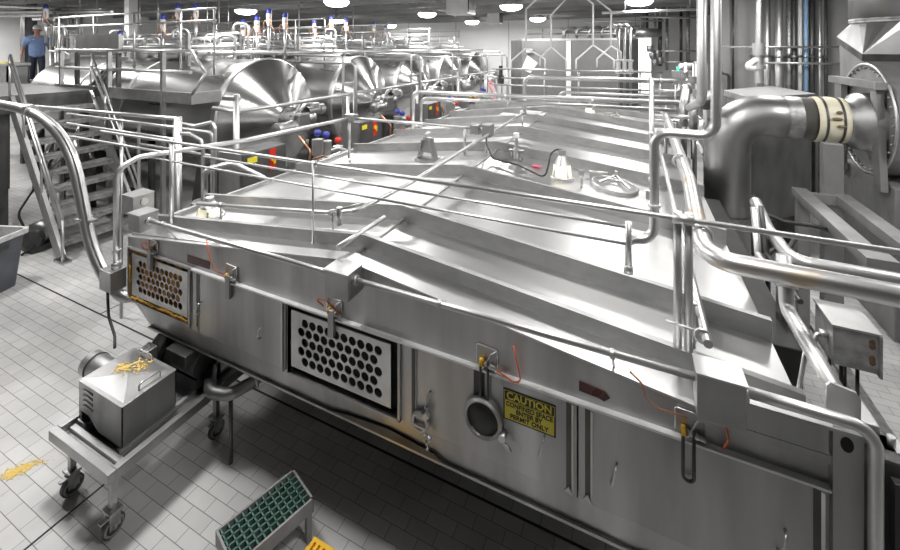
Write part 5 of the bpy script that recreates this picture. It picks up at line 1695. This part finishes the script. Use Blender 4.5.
for s_, (kf, kz, af, az, tf) in {1: (.14, .5, .22, .10, 1), -1: (-.05, .48, -.20, .10, 1)}.items():
    hp_, kn, an = mp(-.01, .09 * s_, .86), mp(kf, .10 * s_, kz), mp(af, .10 * s_, az)
    to = mp(af + .15, .11 * s_, .045)
    chains.append([(pel, .13), (hp_, .095), (kn, .06), (an, .042), (to, .035)])
    legs[s_] = (hp_, kn, an, to)
body = skin('body', chains, pel, 'skin', man)
ch = [[(pel + V((0, 0, -.14)), .18), (pel, .20), (wst, .21), (chs, .19), (upc, .135), (mp(.09, 0, 1.47), .085)]]
for s_ in (1, -1):
    sh, el, wr = limbs[s_]
    ch.append([(upc, .135), (sh, .105), (sh.lerp(el, .4), .095), (sh.lerp(el, .85), .088)])
skin('shirt', ch, pel + V((0, 0, -.14)), 'shirt', man)
ch = [[(pel + V((0, 0, .12)), .145), (pel + V((0, 0, -.03)), .15)]]
for s_ in (1, -1):
    hp_, kn, an, to = legs[s_]
    ch.append([(pel + V((0, 0, -.03)), .14), (hp_, .115), (kn, .08), (an + V((0, 0, .0)), .062)])
skin('trousers', ch, pel + V((0, 0, .12)), 'trousers', man)
for s_ in (1, -1):
    hp_, kn, an, to = legs[s_]
    m = MB().ball(an.lerp(to, .55) - V((0, 0, .01)), .15, 1, 1, .38, 12)
    m = MB()
    a, b = an - V((0, 0, .05)) - FACE * .05, to
    m.tube([a, an.lerp(to, .5) - V((0, 0, .015)), b + FACE * .02], [.045, .05, .035], 0, 12)
    obj('shoe', m, 'shoe', man)
cap = MB().lathes(mp(.155, 0, 1.69), (-.1 * FACE.x, -.1 * FACE.y, 1), [(0, .105), (.05, .104), (.095, .085), (.125, .05), (.132, 0)], 20)
bp_ = [mp(.155 + .1 + .11 * math.cos(a), .1 * math.sin(a), 1.695 - .02 * math.cos(a)) for a in [(-PI / 2) + PI * k / 8 for k in range(9)]]
cap.prism(bp_, (0, 0, .012))
obj('cap', cap, 'white', man)
m = MB().ball(mp(.115, 0, 1.655), .088, 1, 1, 1, 14)
obj('hair', m, 'hair', man)
m = MB()
for s_ in (1, -1):
    m.ball(mp(.16 + .083, .034 * s_, 1.665), .010)
obj('eyes', m, 'shoe', man)
m = MB().ball(mp(.16 + .095, 0, 1.645), .02, 1, 1, 1.3)
m.ball(mp(.16, .092, 1.65), .022, 1, 1, 1.4).ball(mp(.16, -.092, 1.65), .022, 1, 1, 1.4)
obj('face_features', m, 'skin', man)
obj('mouth', MB().ball(mp(.16 + .082, 0, 1.605), .024, .6, 1, .28), mk('lip', (.3, .1, .08), None, 0, .5), man)
obj('shirt_badge', MB().ball(mp(.05 + .155, -.09, 1.36), .035, .5, 1, .5), 'white', man, 'pale shirt badge')

# ================================================================== BACK VESSEL AND ITS RAILING
pA, pB = P(519, 42, Y=13.6), P(640, 40, Y=13.6)
x0, x1 = -4.05, -.15
t = thing('back_vessel', 'large grey faceted vessel standing at the hall\'s back', 'tank', (-1.9, 15, 0))
ring_ = [(x0 + .55, 13.6), (x1 - .3, 13.6), (x1 + .25, 14.3), (x1 + .25, 16.6), (x0 + .5, 17.2), (x0 - .05, 16.6), (x0 - .05, 14.4)]
obj('vessel_wall', MB().prism([(a, b, .3) for a, b in ring_], (0, 0, 2.95)), mk('vessel_steel', .30, .24, .8, .35, .5, (2, 2, 1)), t)
obj('vessel_top', MB().prism([(a, b, 3.25) for a, b in ring_], (0, 0, .06)), 'plate', t)
obj('bright_stay', MB().box((-2.03, 13.55, .9), (-1.88, 13.62, 3.24)), 'white', t, 'bright upright strip')
obj('vessel_door', MB().prism([(-3.5, 13.56, 2.3), (-3.2, 13.56, 2.15), (-2.95, 13.56, 2.5), (-3.3, 13.56, 2.75)], (0, .05, 0)).cyl((-3.3, 13.5, 2.9), (-3.1, 13.5, 2.9), .08, 12), 'white', t)
obj('vessel_base', MB().box((x0 + .6, 14.2, 0), (x1 - .3, 16.4, .3)), 'dark', t)
m = MB()
for k in range(6):
    x = -2.2 + .4 * k
    m.tube([(x, 14.3, 3.3), (x, 14.3, 3.65), (x + .3, 14.5, 3.7), (x + .3, 15.4, 3.7)], .05, .15, 10)
m.cyl((-2.2, 14.4, 3.55), (.0, 14.4, 3.55), .06, 10).cyl((-1.8, 14.0, 3.45), (.0, 14.0, 3.45), .04, 10).cyl((-1.5, 14.0, 3.85), (.8, 14.2, 3.85), .03, 10)
obj('top_pipes', m, 'pipe', t)
t = thing('vessel_railing', 'thin railing on top of the back vessel by its tall valve', 'railing', (-3, 14.6, 3.3))
obj('rail', MB().cyl((-3.6, 14.6, 3.7), (-2.3, 14.6, 3.7), .022, 8).cyl((-3.6, 14.6, 3.5), (-2.3, 14.6, 3.5), .022, 8), 'pipe', t)
for x in (-3.6, -3.0, -2.3):
    obj('post', MB().cyl((x, 14.6, 3.3), (x, 14.6, 3.72), .022, 8), 'pipe', t)
t = thing('back_railing', 'long two-bar railing across the roof\'s end before the back vessel', 'railing', (-1.6, 9.9, 1.5))
pz = P(505, 69, Y=9.9)
for z in (pz.z, pz.z - .22, pz.z - .4):
    obj('rail', MB().cyl((-3.3, 9.9, z), (.55, 9.9, z), .022, 8), 'pipe', t)
for x in (-3.2, -2.9, -2.0, -1.2, .1, .5):
    obj('post', MB().cyl((x, 9.92, roof_z(x) - .01), (x, 9.92, pz.z + .02), .022, 8), 'pipe', t)
obj('mixer_head', MB().lathe((-3.1, 9.95, 2.1), (0, 0, 1), [(0, .08), (.2, .08), (.22, .05), (.45, .05), (.45, 0)], 12), 'dark', t)
for k, a in enumerate((618, 624, 630)):
    p = P(a + .5, 45, Y=11.2)
    t = thing('riser_valve', 'slim upright riser with valve at the vessel\'s side, %s of three' % ('outer', 'middle', 'inner')[k], 'valve', (p.x, p.y, 1.5), 'three riser valves')
    obj('pipe_run', MB().cyl((p.x, p.y, 1.3), (p.x, p.y, 3.5), .03, 10).tube([(p.x, p.y, 3.5), (p.x - .15, p.y, 3.62), (p.x - .25, p.y, 3.5)], .03, .08, 8), 'pipe', t)
    obj('valve_body', MB().lathe((p.x, p.y, 2.35), (0, 0, 1), [(0, .04), (0, .075), (.12, .075), (.12, .05), (.3, .05), (.32, .08), (.36, .08), (.36, 0)], 12), 'white', t)
    obj('foot', MB().box((p.x - .06, p.y - .06, 0), (p.x + .06, p.y + .06, 1.3)), 'dark', t)

# hooked hanger rods from the ceiling
HG = [((526, 48), (526, 9), (511, 61), (545, 59), (538, -2), 'first from the left'), ((551, 47), (551, 15), (540, 58), (566, 60), (566, -1), 'second from the left'),
      ((593, 45), (593, 4), (576, 60), (614, 60), (583, -4), 'third from the left'), ((611, 46), (611, 11), (597, 59), (621, 52), (596, -1), 'fourth from the left')]
for (v, tp, l, r_, u, lab) in HG:
    dd = 8.9 if lab[:3] in ('sec', 'fou') else 8.5
    t = thing('hanger_bridle', 'thin forked hanger rod above the far roof, ' + lab, 'hanger', P(*v, d=dd), 'forked hanger rods')
    obj('rod', MB().cyl(P(*v, d=dd), P(*tp, d=dd), .02, 8), 'white', t)
    pl, pr = P(*l, d=dd), P(*r_, d=dd)
    obj('fork', MB().tube([pl - V((0, 0, .18)), pl, P(*v, d=dd), pr, pr - V((0, 0, .18))], .018, .02, 8), 'white', t)
    pu, pt_ = P(*u, d=dd), P(*tp, d=dd)
    e = (pu - pt_)
    k = (CEIL - pt_.z) / e.z
    obj('upper_arm', MB().cyl(pt_, pt_ + e * k, .018, 8), 'white', t)
p = P(600, 12, d=10)
t = thing('overhead_pipe', 'pale level pipe under the ceiling above the lit opening', 'pipe', P(602, 13, d=11))
obj('pipe_run', MB().cyl(P(602, 13, d=11), P(705, 9, d=10), .035, 10), 'white', t)
for a, b, dd in ((625, 12, 10.8), (690, 9.6, 10.15)):
    q = P(a, b, d=dd)
    obj('hanger', MB().cyl(q, (q.x, q.y, CEIL), .012, 8), 'pipe', t)

# dark risers against the back, between lit opening and tall pipes
RS = [(643, 12, 32), (647, 13, 32), (655, 18, 34), (660, 17, 66), (667, 18, 70), (681, 9, 62), (688, 9, 62), (698, 12, 62)]
for k, (a, b, c) in enumerate(RS):
    p0, p1 = P(a, b, d=13.5), P(a, c, d=13.5)
    t = thing('back_riser', '%s upright pipe between the lit opening and the tall ceiling pipes, %s of eight' % ('dark' if k > 2 else 'short dark', ['first', 'second', 'third', 'fourth', 'fifth', 'sixth', 'seventh', 'eighth'][k]), 'pipe', (p0.x, p0.y, 0), 'dark back risers')
    obj('pipe_run', MB().cyl((p1.x, p1.y, p1.z), (p0.x, p0.y, p0.z), .045 if k % 3 else .06, 10), 'dark' if k % 2 else 'galv', t)
    obj('collar', MB().cyl((p0.x, p0.y, p0.z), (p0.x, p0.y, CEIL), .025, 8), 'pipe', t)
m = MB().cyl(P(634, 32, d=13.2), P(660, 33, d=13.2), .14, 14).cyl(P(650, 51, d=13.2), P(700, 51, d=12.6), .03, 8).cyl(P(654, 62, d=13.2), P(700, 62, d=12.6), .03, 8).cyl(P(640, 17, d=13.2), P(705, 18, d=12.6), .04, 8)
t = thing('back_manifold', 'level pipes joining the dark risers beside the lit opening', 'pipes', P(650, 60, d=13.2))
obj('pipe_run', m, 'pipe', t)
m = MB()
for k in range(5):
    a = P(650 + k * 2.5, 52 + (k * 7) % 16, d=12.4)
    m.lathe(a, (0, 0, 1), [(0, .08), (.1, .1), (.2, .1), (.2, 0)], 10)
obj('valve_body', m, 'box', t)
t = thing('silver_tank', 'pale wrapped horizontal pipe by the grey wall', 'pipe', P(690, 64, d=11))
obj('pipe_run', MB().cyl(P(680, 66, d=11), P(705, 64.5, d=11), .07, 12), 'white', t)
obj('support', MB().cyl(V((P(692, 66, d=11).x, P(692, 66, d=11).y, 0)), P(692, 66, d=11), .03, 8), 'dark', t)

# red hose coil by the fourth tank
m = MB().tube([(-3.0, 12.0, 0), P(487, 82, d=13), P(494, 83, d=13), P(497, 90, d=13), P(495, 100, d=12.6), P(486, 102, d=12.4)], .03, .2, 8)
tag(obj('red_hose', m, mk('pink_hose', (.55, .16, .2), (.5, .14, .17), 0, .5, None, (9, 9, 9))), 'pinkish red hose arching beyond the far left roof edge', 'hose')

# ------------------------------------------------------------------ look
S.view_settings.view_transform = 'Standard'
S.view_settings.look = 'None'
S.view_settings.exposure = 0
S.view_settings.gamma = 1
S.view_settings.use_curve_mapping = False
S.cycles.max_bounces = 8
